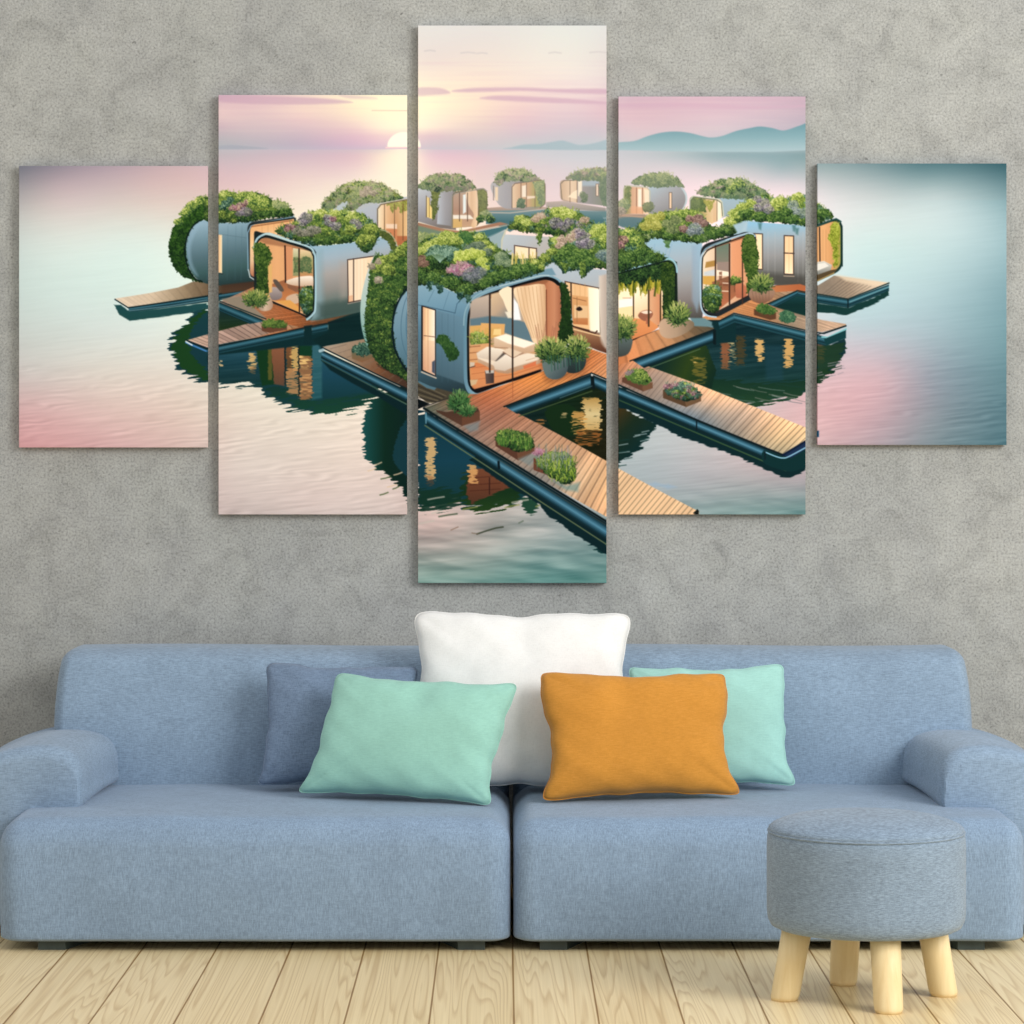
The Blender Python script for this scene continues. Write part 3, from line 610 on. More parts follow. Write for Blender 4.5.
    poly(smooth([(273,281),(277,280),(284,290),(280,291)], 3), (90, 80, 72))
    line(smooth([(254,247),(257,239),(263,235),(270,234),(290,240.6),(309,247),(314,253),(315.3,262),(315.4,305),(313,314),(307,319.5)], 4, False), 2., (168, 202, 214))
    line(smooth([(257,243),(262,237.5),(270,236),(290,242.6),(308,249),(312.6,255),(313.8,262),(313.8,305),(311,313),(306,317)], 4, False), 1., (10, 18, 20))
    poly([(262,234),(270,232.6),(290,239.6),(309,246.4),(290,242),(270,235.6)], (190, 214, 216))
    # roof greenery
    rf = smooth([(276,233),(280,227),(290,223.5),(300,219.5),(304,213.5),(312,211.5),(322,210),(335,210),(350,211),(362,214),(372,221),(379,229),(379,236),(375,243),(371,250),(364,252),(358,247),(355,242),(340,243.5),(325,245),(311,245),(298,241),(284,236.6)], 4)
    bushes(rf, 5, [G1, G2, G1, GB, GY], 22, top=.72)
    for x, y, r in [(320,214,7),(335,214,7),(350,216,7),(360,220,6),(313,217,6),(343,213,5)]: bush(x, y, r, r*.7, GY if r > 6 else G2, .82)
    for x, y, r in [(306,218,7),(303,223,5),(330,222,6),(336,226,6),(328,218,5),(355,222,5),(359,226,4)]: bush(x, y, r, r*.75, PU, .68)
    for x, y, r in [(310,231,7),(303,233,6),(317,230,5),(296,230,6)]: bush(x, y, r, r*.75, [(70,74,62),(112,112,96),(148,142,128),(184,174,162)], .6)
    for x, y, r in [(291,227,5),(287,230,4),(333,219,4)]: bush(x, y, r, r*.75, PK, .45)
    for x, y, r in [(370,230,7),(364,238,6),(372,238,5),(350,230,6)]: bush(x, y, r, r*.9, GY, .6)
    for x, y, r in [(345,238,6),(330,240,7),(318,241,6),(305,239,5)]: bush(x, y, r, r*.55, GD, .75)
    # hanging column by the door
    vine([(253,246),(258,242),(266,245),(270,251),(272,258),(269,266),(268,280),(269,292),(257,293),(256,276),(255,262)], [(20,44,18),(44,76,26),(84,114,40),(130,148,60)], .4)
    poly([(268,266),(272,264),(272,292),(269,293)], (222, 176, 110), soft=.7)
    # pot and planter
    poly(smooth([(259,301),(265,297),(271,299),(273,305),(270,310),(262,311),(258,307)], 4), H(258, 273, (150, 126, 108), (206, 180, 156), (170, 140, 118)))
    pot_plant(256, 299, 14, 9, 220, 23)
    poly([(261.5,326),(265,322),(287,323),(287,329.5),(270,333),(262,331)], V(322, 333, (90, 56, 42), (104, 68, 50)))
    fill_leaf(smooth([(262,325),(264,320.5),(272,319),(280,320),(286.5,323),(285,327),(272,328),(264,327)], 3), [(36,60,26),(80,110,42),(126,150,60)], .5)

def house_L():
    poly([(722,224),(745,218),(760,222),(750,245),(730,240)], (160, 186, 200), soft=1)
    poly([(762,290),(780,284),(800,283),(812,286),(812,294),(770,306),(740,306)], L2((760, 300), (800, 288), (170, 90, 56), (120, 62, 44)))
    poly(rq([(740,221),(812,226),(812,290),(790,286),(760,284),(745,280)], [5, 0, 0, 0, 0, 0]), {'p': (775, 222), 'q': (780, 288), 's': [(140,186,214),(156,170,180),(146,146,148),(112,112,110),(84,84,80)]})
    poly([(741,222),(748,221),(745,240),(738,240)], (166, 190, 204), soft=1.2)
    for x in (768, 775, 798, 803): line([(x,232),(x,282)], .8, (190, 190, 190), .25)
    poly([(760,272),(806,276),(806,288),(760,284)], (60, 58, 54), soft=3, alpha=.6)
    window([(753.5,233.5),(762.5,234),(762.5,269.5),(756,269)], (250, 222, 182), (60, 48, 44), 1.)
    window([(784.2,235.6),(793.6,236),(793.6,274.5),(784.2,274)], V(236, 275, (240, 200, 158), (244, 206, 162), (255, 232, 196)), (60, 48, 44), 1.1, [((784,253),(794,253.4))])
    line([(789,236),(789,272)], .6, (214, 166, 120), .7); line([(784,276),(794,276.4)], .9, (170, 150, 130))
    for x, y in [(760,226),(794,228),(797,231)]: poly([(x-2,y-3),(x+2,y-3),(x+1,y+4),(x-1,y+3)], (60, 104, 104), soft=1, alpha=.7)
    # right end of the house with the open porch
    poly(rq([(812,226),(836,218),(842.5,222),(842.5,268),(836,273),(812,284)], [0, 5, 6, 6, 3, 0]), (22, 48, 44))
    poly(rq([(812,229),(835,220.5),(840.5,224),(840.5,266),(834,271),(812,280)], [0, 5, 5, 5, 3, 0]), H(815, 841, (216, 160, 110), (222, 168, 116), (206, 150, 100), (150, 150, 70)))
    for x in (823, 826): line([(x,230),(x,264)], .5, (176, 124, 82), .6)
    poly([(812,228),(817,229),(817,262),(812,262)], (190, 196, 186)); line([(819.5,227.5),(820,264)], 1.4, (60, 44, 36))
    poly([(817,262),(824,261),(832,265),(830,273),(817,276)], V(261, 276, (214, 210, 200), (110, 112, 108))); poly([(817,264),(825,263),(829,266),(817,271)], (226, 222, 214))
    poly([(817,275),(831,270),(838,269),(834,273),(817,281)], (80, 66, 46)); line([(817,281),(834,273)], 1., (200, 160, 90), .8)
    vine([(832,223),(838,222),(840,228),(839,245),(838,262),(834,269),(833,255),(831,245),(828,238),(830,231)], [(90,104,20),(130,142,34),(166,176,56),(196,204,90)], .45)
    line([(817,226),(836,218.6),(841,221.5)], 1.2, (30, 70, 66)); line([(842,226),(842.3,266)], 1.1, (14, 40, 34))
    rf = smooth([(722,228),(729,219),(733,212),(740,205),(750,199.5),(757,195.5),(766,195),(774,198),(780,196.5),(788,198),(795,195),(806,195.5),(814,200),(822,207),(828,209.5),(832,213),(832.5,218),(820,223),(806,226),(790,224),(775,222.5),(760,221.5),(746,220.5),(741,224),(738,232),(728,236)], 4)
    bushes(rf, 5.5, [G1, G2, GB, G1], 24, top=.72)
    for x, y, r in [(735,214,7),(742,207,6),(729,221,6),(752,204,6),(797,198,7),(776,205,8),(780,201,6),(733,224,5)]: bush(x, y, r, r*.8, GY, .8)
    for x, y, r in [(758,199,5),(763,203,7),(768,209,6),(758,208,5)]: bush(x, y, r, r*.8, PU, .7)
    for x, y, r in [(793,205,6),(800,213,7),(795,211,5)]: bush(x, y, r, r*.75, [(70,84,90),(110,124,128),(146,158,158),(180,190,184)], .66)
    for x, y, r in [(745,214,7),(760,217,7),(778,217,8),(792,219,7),(822,214,7),(788,212,5)]: bush(x, y, r, r*.7, GD, .8)

def house_J():
    poly([(640,234),(672,238),(676,262),(660,258),(644,248)], (150, 178, 194), soft=1)
    poly([(700,318),(716,314),(748,296),(772,286),(800,284),(812,288),(812,318),(800,330),(734,312),(720,321),(708,322)], L2((716, 318), (800, 292), (204, 146, 96), (196, 128, 82), (170, 96, 60)))
    planks([(700,318),(722,311),(748,296),(775,292),(798,291),(770,305),(778,308),(822,320),(846,324),(846,326),(822,332),(800,329),(734,312.5),(720,320)], [(700,318),(775,290),(846,324),(800,335)], 20, L2((716, 318), (830, 326), (206, 144, 94), (190, 128, 84), (150, 130, 110), (200, 166, 140)), dark=.16)
    poly([(770,305),(797,292),(812,294),(812,318),(778,308)], V(292, 318, (24, 66, 70), (10, 42, 42), (16, 48, 44)))
    tube((768,304), (797.5,290.5), (776,307), (798,295), TUB2); tube((798,291.5), (812,294), (798,296), (812,299), TUB2)
    line([(767,304),(797.5,290.5),(812,293.4)], 1., (10, 30, 32))
    # shell
    poly([(648,237),(702,243),(704,300),(702,322),(690,318),(676,314),(677,262),(664,252),(648,246)], {'p': (672, 240), 'q': (684, 320), 's': [(152,186,206),(162,176,188),(158,158,160),(130,122,120),(74,72,70)]})
    poly([(692,246),(702,243),(700,300),(697,312),(692,300)], H(690, 702, (140, 158, 180), (140, 180, 206)), soft=1.5, alpha=.6)
    for x in (668, 672, 655): line([(x,244),(x-5,262)], .8, (120, 160, 190), .4)
    fill_leaf([(664,238),(671,240),(669,248),(665,247)], [(60,100,60),(90,130,76),(130,160,100)], .5)
    # portal
    poly(rq([(700.5,245),(746,231.5),(756,234),(758,296),(716,318),(701,313)], [9, 4, 3, 0, 6, 10]), (30, 36, 40))
    inr = rq([(702,250),(745,236),(748,240),(748,296),(716,313),(702,310)], [8, 0, 0, 0, 2, 8])
    poly(inr, H(702, 748, (236, 216, 190), (216, 180, 150), (216, 150, 110)))
    poly([(716,244),(729,240),(729,262),(716,264)], V(240, 264, (96, 120, 104), (130, 124, 110)))
    poly([(731,239),(743,236),(743,292),(731,296)], H(731, 743, (224, 156, 116), (214, 146, 106)))
    poly([(706,262),(716,260),(716,266),(705,268)], (170, 130, 70)); poly([(704,272),(716,269),(716,276),(704,276)], (200, 204, 206))
    poly([(717,262),(729,262),(729,272),(717,270)], (150, 130, 120)); poly([(717,270),(729,272),(729,276),(717,276)], (246, 232, 210))
    poly([(703,276),(715,276),(715,286),(703,284)], (206, 160, 80)); poly([(712,282),(729,276),(743,290),(716,312)], V(276, 312, (130, 90, 66), (190, 110, 76)))
    for x, y, w_, h_ in [(719,272,3,8),(723,282,5,4),(718,284,4,5),(734,286,8,6)]: poly([(x,y),(x+w_,y-.5),(x+w_,y+h_),(x,y+h_)], (120, 74, 54), alpha=.8)
    for x, y, w_ in [(723,283,5),(722,291,6),(718,275,3)]: line([(x,y),(x+w_,y+.3)], 1., (244, 220, 196), .9)
    bushes(smooth([(729,279),(734,276),(740,278),(742,283),(736,286),(730,284)], 3), 2.2, [G1, GY], 25, top=.7)
    poly(rq([(735,284),(742,283),(748,288),(746,298),(736,298)], 2), V(283, 298, (190, 116, 84), (170, 100, 74)))
    for x, w_ in [(715.4,1.4),(729.5,1.6),(742.5,1.2)]: line([(x,244),(x,304)], w_, (64, 42, 34))
    line([(716,312.5),(748,296)], 1.3, (34, 28, 28)); line([(706,250),(747,236.5)], 1.6, (130, 84, 60), .8)
    line(smooth([(716,317),(706,315),(701.5,308),(700.6,295),(700.8,262),(703,253),(709,247),(725,240.5),(745,234),(751,233.4),(755,236)], 4, False), 1.7, (170, 196, 214))
    line(smooth([(716,315.6),(708,314),(703,307),(702.2,295),(702.4,262),(704.5,254.5),(710,249),(725,243),(745,236)], 4, False), 1., (10, 14, 18))
    line([(703,252),(709,246.6),(725,240)], .8, (40, 70, 80), .6)
    vine([(744,236),(752,235),(756,241),(758,253),(758.5,266),(757,280),(754,290),(746,293),(747,278),(743,262),(742,250)], [(24,46,16),(50,80,26),(86,114,42),(126,146,60)], .4)
    bushes(smooth([(703,291),(708,286),(714,284),(720,288),(722,297),(720,307),(713,313),(706,309),(702,300)], 4), 3.6, [GD, G1, GB], 26, top=.8)
    # pot with a palm like plant
    poly(smooth([(750,290),(756,287),(770,287),(775,292),(772,299),(762,303.5),(753,301),(749,296)], 4), V(287, 303, (150, 124, 104), (150, 116, 96), (120, 84, 66)))
    for i in range(6): line([(752+i*3.4,291),(754+i*3.0,301)], .6, (110, 84, 70), .6)
    pot_plant(762, 284, 12, 10, 200, 27)
    # roof greenery
    rf = smooth([(636,230),(640,224),(648,217),(655,213),(665,212),(675,211),(685,209),(697,211),(703,215),(707,221),(712,226),(720,226),(730,225),(737,227),(738,232),(725,237),(712,240),(700,243),(685,241.5),(670,240),(655,238),(648,242),(640,240)], 4)
    bushes(rf, 5, [G1, G2, HZ, G1], 29, top=.7)
    for x, y, r in [(652,219,7),(660,216,6),(646,226,6),(656,226,6)]: bush(x, y, r, r*.8, [(92,92,34),(138,140,52),(176,174,78),(204,200,110)], .75)
    for x, y, r in [(684,214,8),(692,214,6),(675,214,6)]: bush(x, y, r, r*.6, G1, .85)
    for x, y, r in [(697,220,7),(703,224,5),(684,229,5),(690,219,5)]: bush(x, y, r, r*.75, [(76,56,54),(126,92,90),(164,128,120),(190,160,146)], .6)
    for x, y, r in [(695,228,7),(700,231,5),(691,232,5)]: bush(x, y, r, r*.85, [(60,74,80),(104,116,126),(146,156,166),(184,192,200)], .66)
    for x, y, r in [(676,220,6),(668,224,6),(672,230,6)]: bush(x, y, r, r*.75, [(60,80,50),(100,116,70),(134,146,92),(168,176,120)], .6)
    for x, y, r in [(712,234,7),(724,231,6),(700,239,6),(683,238,6),(668,236,6)]: bush(x, y, r, r*.6, GD, .85)
    poly([(733,225),(745,221),(742,232),(738,234)], (160, 186, 200), soft=1)
    # walkway to the right, its planters and pontoon
    poly([(698,321),(720,320),(736,322),(736,342),(700,345)], (10, 42, 46), soft=.8)
    poly([(700,322),(713,326),(713,331),(704,330)], (96, 130, 140), soft=.8)
    tube((734,314), (806,331.5), (734,323), (806,342), TUB2); tube((806,331.5), (826,337), (806,341), (826,346), TUB2)
    tube((718,321), (734,314), (720,330), (735,323), TUB2)
    line([(708,320.4),(719,321),(734,313.2),(806,330.5),(824,333.6),(846,326)], 1.2, (10, 28, 32))
    line([(822,337),(828,337.4),(846,329)], 1.6, (120, 184, 192)); poly([(824,339),(846,330),(846,338),(826,346)], (14, 54, 58))
    line([(735,317.5),(806,335)], 1., (70, 122, 140), .7)
    line([(818,334.5),(846,325.5)], .8, (10, 20, 24))
    poly([(754,309),(776,313),(776,319),(770,320),(754,315)], (88, 58, 40)); fill_leaf(smooth([(755,308),(758,304.6),(766,304),(774,307),(777,312),(770,315),(758,312)], 3), [(22,54,26),(60,100,40),(110,140,64)], .5)
    fill_leaf(smooth([(779,313),(783,310.6),(790,311),(795,315),(795,321),(788,323),(780,320)], 3), [(22,64,46),(56,104,72),(110,146,104)], .5)

def house_I():
    # shell on the centre panel
    poly(smooth([(545,266),(551,261),(560,262),(580,268),(606,270),(615,276),(615,355),(606,353),(590,347),(570,335),(560,300),(550,280)], 3), {'p': (570, 262), 'q': (590, 352), 's': [(176,190,202),(172,180,188),(186,174,164),(150,120,98),(96,60,44)]})
    poly([(599,276),(607,274),(607,350),(600,344)], H(599, 607, (214, 200, 186), (176, 160, 150)), soft=1.2)
    poly([(572,322),(600,338),(606,352),(590,346),(572,338)], V(322, 352, (196, 150, 106), (84, 48, 36)), soft=2)
    window([(565,281.5),(598.5,288),(600,333),(572,326)], H(566, 600, (236, 196, 150), (232, 186, 136), (236, 190, 140), (255, 244, 214)), (60, 40, 32), 1.)
    poly([(588,287),(599.5,289),(600,333),(590,331)], H(588, 600, (252, 236, 206), (255, 250, 232)), soft=1)
    poly([(572,295),(588,297),(588,325),(573,324)], V(295, 326, (214, 160, 108), (206, 150, 100), (180, 110, 66))); poly([(574,305),(588,306),(588,318),(574,318)], (226, 186, 140))
    line([(577,297),(577,322)], .6, (150, 110, 70)); poly(smooth([(576,309),(579.5,306.5),(582.5,309.5),(579,311)], 3), (36, 26, 26)); line([(573,298),(586,301)], .8, (150, 100, 64))
    for x in (575, 580, 585): line([(x,284),(x,296)], .6, (206, 156, 104), .7)
    line([(571,283),(571.5,326)], 1.4, (50, 36, 30)); line([(572,326),(595,333.5),(597,331)], 1.4, (70, 40, 30)); line([(573,329),(600,336)], 1.2, (250, 214, 164), .8)
    # shell and porch on the next panel
    poly([(612,272),(668,258),(677,262),(678,316),(640,336),(612,352)], (20, 34, 26))
    poly([(612,278),(663,266),(663,318),(655,330),(612,348)], {'p': (620, 280), 'q': (650, 335), 's': [(250,236,190),(255,238,206),(240,204,160),(206,140,92)]})
    poly([(649,285),(660,282),(660,326),(649,322)], H(649, 660, (222, 170, 130), (206, 140, 102)))
    poly([(619,300),(633,298),(633,306),(619,308)], (246, 240, 236)); line([(623,298),(631,298)], .8, (196, 160, 130))
    poly([(619,308),(633,306),(633,316),(619,320)], (250, 222, 170))
    poly([(612,330),(633,318),(650,320),(659,327),(640,340),(612,350)], V(316, 345, (226, 150, 96), (206, 124, 76)))
    poly(smooth([(638,316),(642,311),(650,310),(653,314),(650,319),(644,321)], 3), (150, 96, 74)); poly(smooth([(641,312),(648,310.4),(652,312.5),(646,314)], 3), (246, 222, 200)); poly([(646,318),(650,318),(649,324),(646,324)], (170, 104, 80))
    for x, w_ in [(633.5,1.3),(648.7,1.8),(660.5,1.6)]: line([(x,280),(x,318 if x < 640 else 326)], w_, (74, 54, 36))
    line([(633,340),(658,330.5)], 1.6, (40, 26, 22))
    fill_leaf([(619,276),(663,266),(662,284),(657,294),(651,286),(645,298),(638,286),(632,296),(626,288),(619,292)], [(120,116,30),(160,152,44),(196,184,70)], .45, spike=6)
    for i in range(30):
        rs = np.random.RandomState(600+i); x = 620+i*1.75; l = rs.uniform(8, 22)+(6 if x > 650 else 0); y = 277-(x-619)*.18
        line([(x, y), (x+rs.uniform(-1, 1), y+l*.6), (x+rs.uniform(-1.5, 1.5), y+l)], 1.5, [(40,62,20),(90,100,26),(150,146,40),(196,180,70)][i % 4], .85, soft=.6)
    fill_leaf([(619,273),(664,262),(664,276),(656,284),(650,278),(642,288),(634,281),(626,286),(619,280)], GD, .35, spike=4)
    vine([(664,261),(673,261),(675,270),(675,298),(672,312),(664,318),(663,298),(661,284),(661,270)], [(16,40,18),(34,62,22),(64,90,30),(100,124,44)], .35)
    line(smooth([(612,273),(640,266),(664,259.6),(671,259.6),(675.6,264),(677,272)], 4, False), 2., (150, 190, 204)); line(smooth([(612,275.4),(640,268),(664,261.6),(670,262),(674.5,266),(675.6,274),(675.8,312)], 4, False), .9, (12, 22, 22))
    poly([(612,270),(664,257),(668,257.6),(612,272.4)], (16, 44, 36))
    # deck, pots
    planks([(612,352),(640,337),(660,329),(700,324),(714,328),(714,330),(640,360),(612,370)], [(612,352),(700,322),(714,330),(612,372)], 9, L2((620, 360), (705, 328), (214, 134, 86), (206, 140, 94), (160, 120, 86), (96, 84, 66)), dark=.14, seed=7)
    poly([(690,318),(704,318),(712,322),(712,327),(694,326)], (100, 132, 140), soft=.8)
    poly(smooth([(659,325),(663,319),(672,318),(690,320),(694,326),(684,334),(670,338.5),(661,335)], 4), H(659, 694, (196, 164, 138), (170, 144, 120), (120, 104, 84)))
    pot_plant(678, 315, 13, 13, 240, 30)
    poly(smooth([(614,336),(631,338),(632,345),(628,354),(618,357),(612,354)], 3), V(336, 356, (90, 104, 104), (60, 66, 64)))
    pot_plant(623, 328, 14, 14, 260, 32)
    # roof greenery, running over the gap between the panels
    rf = smooth([(540,268),(538,259),(544,254),(549,249),(549,240),(554,236),(560,238),(568,234),(576,229),(584,228),(592,224),(602,224),(612,226),(622,229),(632,228),(640,235),(646,245),(654,252),(662,254),(665,260),(650,264),(636,267),(620,272),(606,269),(596,268),(590,270),(586,276),(582,276),(578,270),(570,271),(564,273),(560,268),(553,262),(547,266)], 4)
    bushes(rf, 5.5, [G1, G2, GB, G1], 34, top=.72)
    for x, y, r in [(600,230,8),(594,234,6),(605,238,6),(628,234,7),(624,241,7),(636,241,6),(556,241,5)]: bush(x, y, r, r*.8, GY if x < 612 else G2, .8)
    for x, y, r in [(563,240,6),(570,238,6),(560,245,5),(576,233,6)]: bush(x, y, r, r*.75, [(104,80,74),(160,132,116),(196,170,150),(214,190,170)], .68)
    for x, y, r in [(583,238,8),(588,243,7),(580,245,5),(580,232,5)]: bush(x, y, r, r*.8, PU, .7)
    bush(604, 255, 8, 6, [(50,70,84),(92,112,124),(130,148,156),(170,184,186)], .7)
    for x, y, r in [(570,252,10),(582,256,9),(560,256,8),(575,262,8),(590,262,6)]: bush(x, y, r, r*.75, GD, .85)
    for x, y, r in [(545,258,6),(540,264,5),(552,252,5)]: bush(x, y, r, r*.75, GY, .62)
    for x, y, r in [(623,240,6),(620,246,5)]: bush(x, y, r, r*.75, PK, .4)
    for x, y, r in [(635,256,9),(650,258,7),(622,260,9),(642,251,6)]: bush(x, y, r, r*.7, GD, .8)
    fill_leaf([(578,262),(586,262),(586,272),(583,278),(580,273)], G1, .5, spike=3); fill_leaf([(560,262),(570,264),(566,273),(563,270)], G1, .5)

def house_D():
    # dark space and deck behind the walkway
    planks([(412,376),(440,388),(470,392),(440,402),(428,403),(412,392)], [(412,376),(470,392),(440,404),(412,394)], 1, (70, 64, 52), dark=0)
    for i in range(7): line([(412,380+i*3.2),(446+i*-2,396+i*1.2)], .9, (40, 36, 32) if i % 2 else (110, 100, 80), .8)
    poly([(412,396),(430,404),(412,412)], (6, 14, 18))
    # deck on the left panel
    planks([(322,347),(364,339),(412,370),(412,392),(391,381.5)], [(322,347),(364,339),(420,375),(412,393)], 1, L2((330, 345), (400, 385), (170, 150, 132), (150, 126, 104), (120, 80, 56), (70, 50, 40)), dark=0)
    for i in range(9): line([(330+i*8.5,349+i*4.2),(346+i*8,344.5+i*3.6)], .8, (110, 96, 84), .5)
    for i in range(3): line([(378+i*3,366+i*1.5),(412,384-i*4)], 1., (70, 44, 34), .7)
    tube((322,350), (412,392.5), (321,358), (412,405)); line([(322,347.5),(391,381.4),(412,391)], 1.3, (12, 28, 34)); line([(320,351),(323,350)], 3, (180, 206, 214), .8)
    band((322,360), (412,406.5), (322,361.2), (412,408), [(90, 110, 90), (60, 90, 84)])
    poly([(321,360),(412,408),(412,418),(380,398),(352,383),(330,370)], (8, 34, 38), soft=.8)
    poly([(351.5,350),(353,346),(364,344),(378,356),(362,362.5),(352,358.6)], V(346, 362, (86, 104, 82), (130, 92, 66))); fill_leaf(smooth([(352,350),(354,346),(360,343),(368,343),(374,352),(366,356),(356,354)], 3), GB, .4)
    # shell, left ball
    poly(smooth([(371,262),(365,280),(361,300),(360.5,318),(363,334),(368,347),(376,350),(376,262)], 4), V(265, 345, (196, 204, 200), (170, 196, 190), (110, 156, 150)))
    poly(smooth([(412,280),(404,290),(397,303),(393,320),(393,338),(397,354),(404,366),(412,378),(440,384),(440,285)], 4), {'p': (393, 300), 'q': (415, 360), 's': [(128,158,176),(104,138,156),(78,112,128)]})
    for dx in (5, 10): line(smooth([(407+dx*.6,290),(400+dx*.8,305),(396+dx,325),(398+dx,345),(406+dx*.8,364)], 4, False), .7, (70, 104, 124), .8)
    vn = smooth([(376,256),(371,266),(369,280),(367,300),(365,322),(367,341),(373,356),(382,367),(396,375),(409,382),(409,372),(400,359),(395,345),(393,330),(394.5,312),(399,298),(409,286),(412,240),(404,243),(396,250),(386,255)], 4)
    bushes(vn, 4.5, [GD, G1, GD], 35, top=.62, v0=.05)
    for x, y, r in [(383,262,7),(376,268,6),(392,258,6),(400,252,6),(404,247,5),(388,270,7),(378,280,5),(386,258,4)]: bush(x, y, r, r*.8, GY if x != 378 else HP, .62)
    for x, y, r in [(372,266,4),(378,262,4)]: bush(x, y, r, r*.8, HP, .6)
    line(smooth([(410,285),(402,295),(396.5,306),(393,320),(392.6,336),(396,352),(403,365),(410,375)], 4, False), 1.8, (8, 26, 34))
    # shell on the centre panel
    poly([(412,281),(440,286),(466,297),(480,291),(476,300),(468,312),(466,330),(466,380),(470,392),(474,397),(455,393),(430,386),(412,378)], {'p': (430, 284), 'q': (440, 392), 's': [(132,166,184),(112,150,172),(88,124,146),(76,110,128),(56,84,98),(36,54,62)]})
    poly([(436,310),(464,318),(464,384),(436,374)], H(436, 465, (86, 114, 130), (104, 136, 154)), soft=1, alpha=.5)
    line([(412,304),(425,306),(455,313)], .8, (60, 92, 112), .9); line([(455,313),(457,304),(463,297)], .8, (60, 92, 112), .8); line([(434,290),(428,302)], .7, (84, 120, 140), .7); line([(449,292),(443,310)], .7, (84, 120, 140), .6)
    for x in (442, 448, 454): line([(x,314),(x,382)], .6, (66, 96, 112), .4)
    window([(422,306),(435.4,310),(435.4,376),(422,370)], H(422, 435, (200, 150, 120), (246, 206, 160), (250, 224, 190), (255, 244, 226)), (34, 26, 26), 1.)
    poly([(422.6,340),(434.8,341),(434.8,375),(422.6,369)], V(340, 375, (236, 196, 160), (196, 136, 112)), alpha=.6)
    line([(422,307),(422,370)], 1.6, (24, 22, 24)); line([(424,335.6),(435,337)], .7, (120, 84, 70)); line([(428,309),(428,372)], .7, (200, 150, 116), .8)
    poly([(432,362),(435,360),(435,374),(432,372)], (70, 80, 96)); line([(421.5,372),(436,378)], 1.3, (214, 196, 176), .9)
    vine([(436,338),(440,334.5),(446,335),(450,340),(456,346),(459,352),(456,359),(450,361),(446,355),(442,347),(437,343)], [(20,50,24),(40,80,34),(74,112,48)], .45)
    # portal
    ot = rq([(455,300),(541,275.4),(556,274),(572,300),(572,350),(474,396),(464,392)], [10, 6, 8, 4, 0, 6, 10])
    frame_out = smooth([(474,396.5),(468,392.5),(464.5,384),(463.5,372),(463.5,330),(464,315),(467,305),(474,296.5),(484,291.5),(510,283),(541,275.2),(551,275.4),(560,280),(566,288),(569,300),(569,340),(520,376),(478,394.5)], 4)
    poly(frame_out, {'p': (464, 300), 'q': (474, 300), 's': [(96,134,154),(126,162,180)]})
    blk = smooth([(480,392.6),(474,392),(469.5,387),(467.4,378),(467,350),(467,325),(468.5,312),(473,303),(480,297),(490,292.6),(515,284.4),(541,277.4),(550,277.2),(558,281),(562.5,289),(563,300),(563,340),(541,371.5),(500,385)], 4)
    poly(blk, (10, 14, 18))
    inn = smooth([(480,390),(474,389),(470.6,383),(469.6,370),(469.2,350),(469.2,325),(471,313),(475,305.5),(483,300),(492,296),(515,288.4),(541,281.2),(549,281),(556,285),(560,292),(560.6,300),(560,340),(541,369),(500,382.4)], 4)
    poly(inn, V(285, 392, (196, 176, 156), (176, 160, 146), (180, 150, 120), (216, 156, 100), (196, 122, 78)))
    # wooden reveal on the right
    poly(smooth([(541,281),(550,280.6),(557,285),(560.4,292),(560.6,340),(546,338),(546,298),(544,289),(540,286)], 4), H(541, 561, (140, 84, 60), (184, 120, 86), (196, 134, 100), (160, 100, 72)))
    poly(smooth([(480,299),(492,294.6),(515,287),(541,280.6),(548,281),(541,285),(515,291),(492,298),(482,302)], 4), (150, 96, 66), soft=.8)
    # back of the room
    poly([(470,300),(490,294),(490,322),(470,322)], V(296, 322, (196, 176, 160), (150, 138, 130)), soft=1)
    poly([(491,294),(512,289),(512,318),(491,318)], L2((491, 296), (512, 318), (216, 186, 150), (186, 160, 136), (110, 120, 124)), soft=1)
    poly([(470,319),(490,316),(512,318),(536,326),(536,345),(512,336),(490,326),(470,326)], (92, 118, 130), soft=1)
    poly(smooth([(499,291),(512,288),(513,318),(507,310),(503,300)], 3), (244, 226, 196)); poly([(505,312),(513,311),(518,318),(508,318)], (236, 226, 206), soft=.8)
    poly([(513.4,298),(518,304),(521,320),(513.4,320)], (244, 244, 246), soft=.8)
    poly([(470,326),(482,325),(500,328),(500,336),(486,340),(470,340)], (214, 166, 96))
    poly([(481,323),(505,324),(504,336),(499,336),(499,328),(485,328),(484,338),(480,338)], (222, 168, 104)); poly([(494,329),(501,329),(501,335),(493,335)], (240, 206, 140))
    bushes([(470,334),(478,331),(488,336),(492,345),(480,350),(470,347)], 3, [GY, GY, HZ], 36, base=[(110,84,40),(150,120,60),(190,160,90)], top=.7)
    poly([(470,345),(490,343),(496,352),(478,362),(470,360)], (216, 160, 112)); 
    for y in (347, 353, 360): line([(470,y),(480,y-1)], 1.2, (150, 96, 64), .7)
    poly([(470,362),(500,366),(541,355),(546,369),(500,383),(480,390),(472,386)], V(355, 390, (206, 110, 66), (214, 140, 90), (206, 136, 90)))
    for y in (368, 374, 380): line([(472,y),(515,y-6),(545,y-16)], .7, (160, 86, 54), .5)
    # curtain
    poly(smooth([(513.5,289),(528,285.5),(541,284),(546,290),(546.5,330),(546,345),(534,343),(529,332),(523,318),(518,303)], 4), H(513, 547, (246, 220, 184), (226, 190, 150), (240, 208, 170), (206, 162, 122)))
    for i in range(8):
        t = i/7.; line([(517+t*27,288-t*2),(521+t*25,308+t*4),(532+t*14,338)], .8, (190, 146, 108), .55)
    line([(546.3,290),(546.6,336)], 1.0, (110, 60, 40))
    for i in range(14):
        rs = np.random.RandomState(700+i); x = 538+i*1.4; line([(x,345),(x+rs.uniform(-4,4),326+rs.uniform(-5,5))], .6, (150, 96, 74), .6)
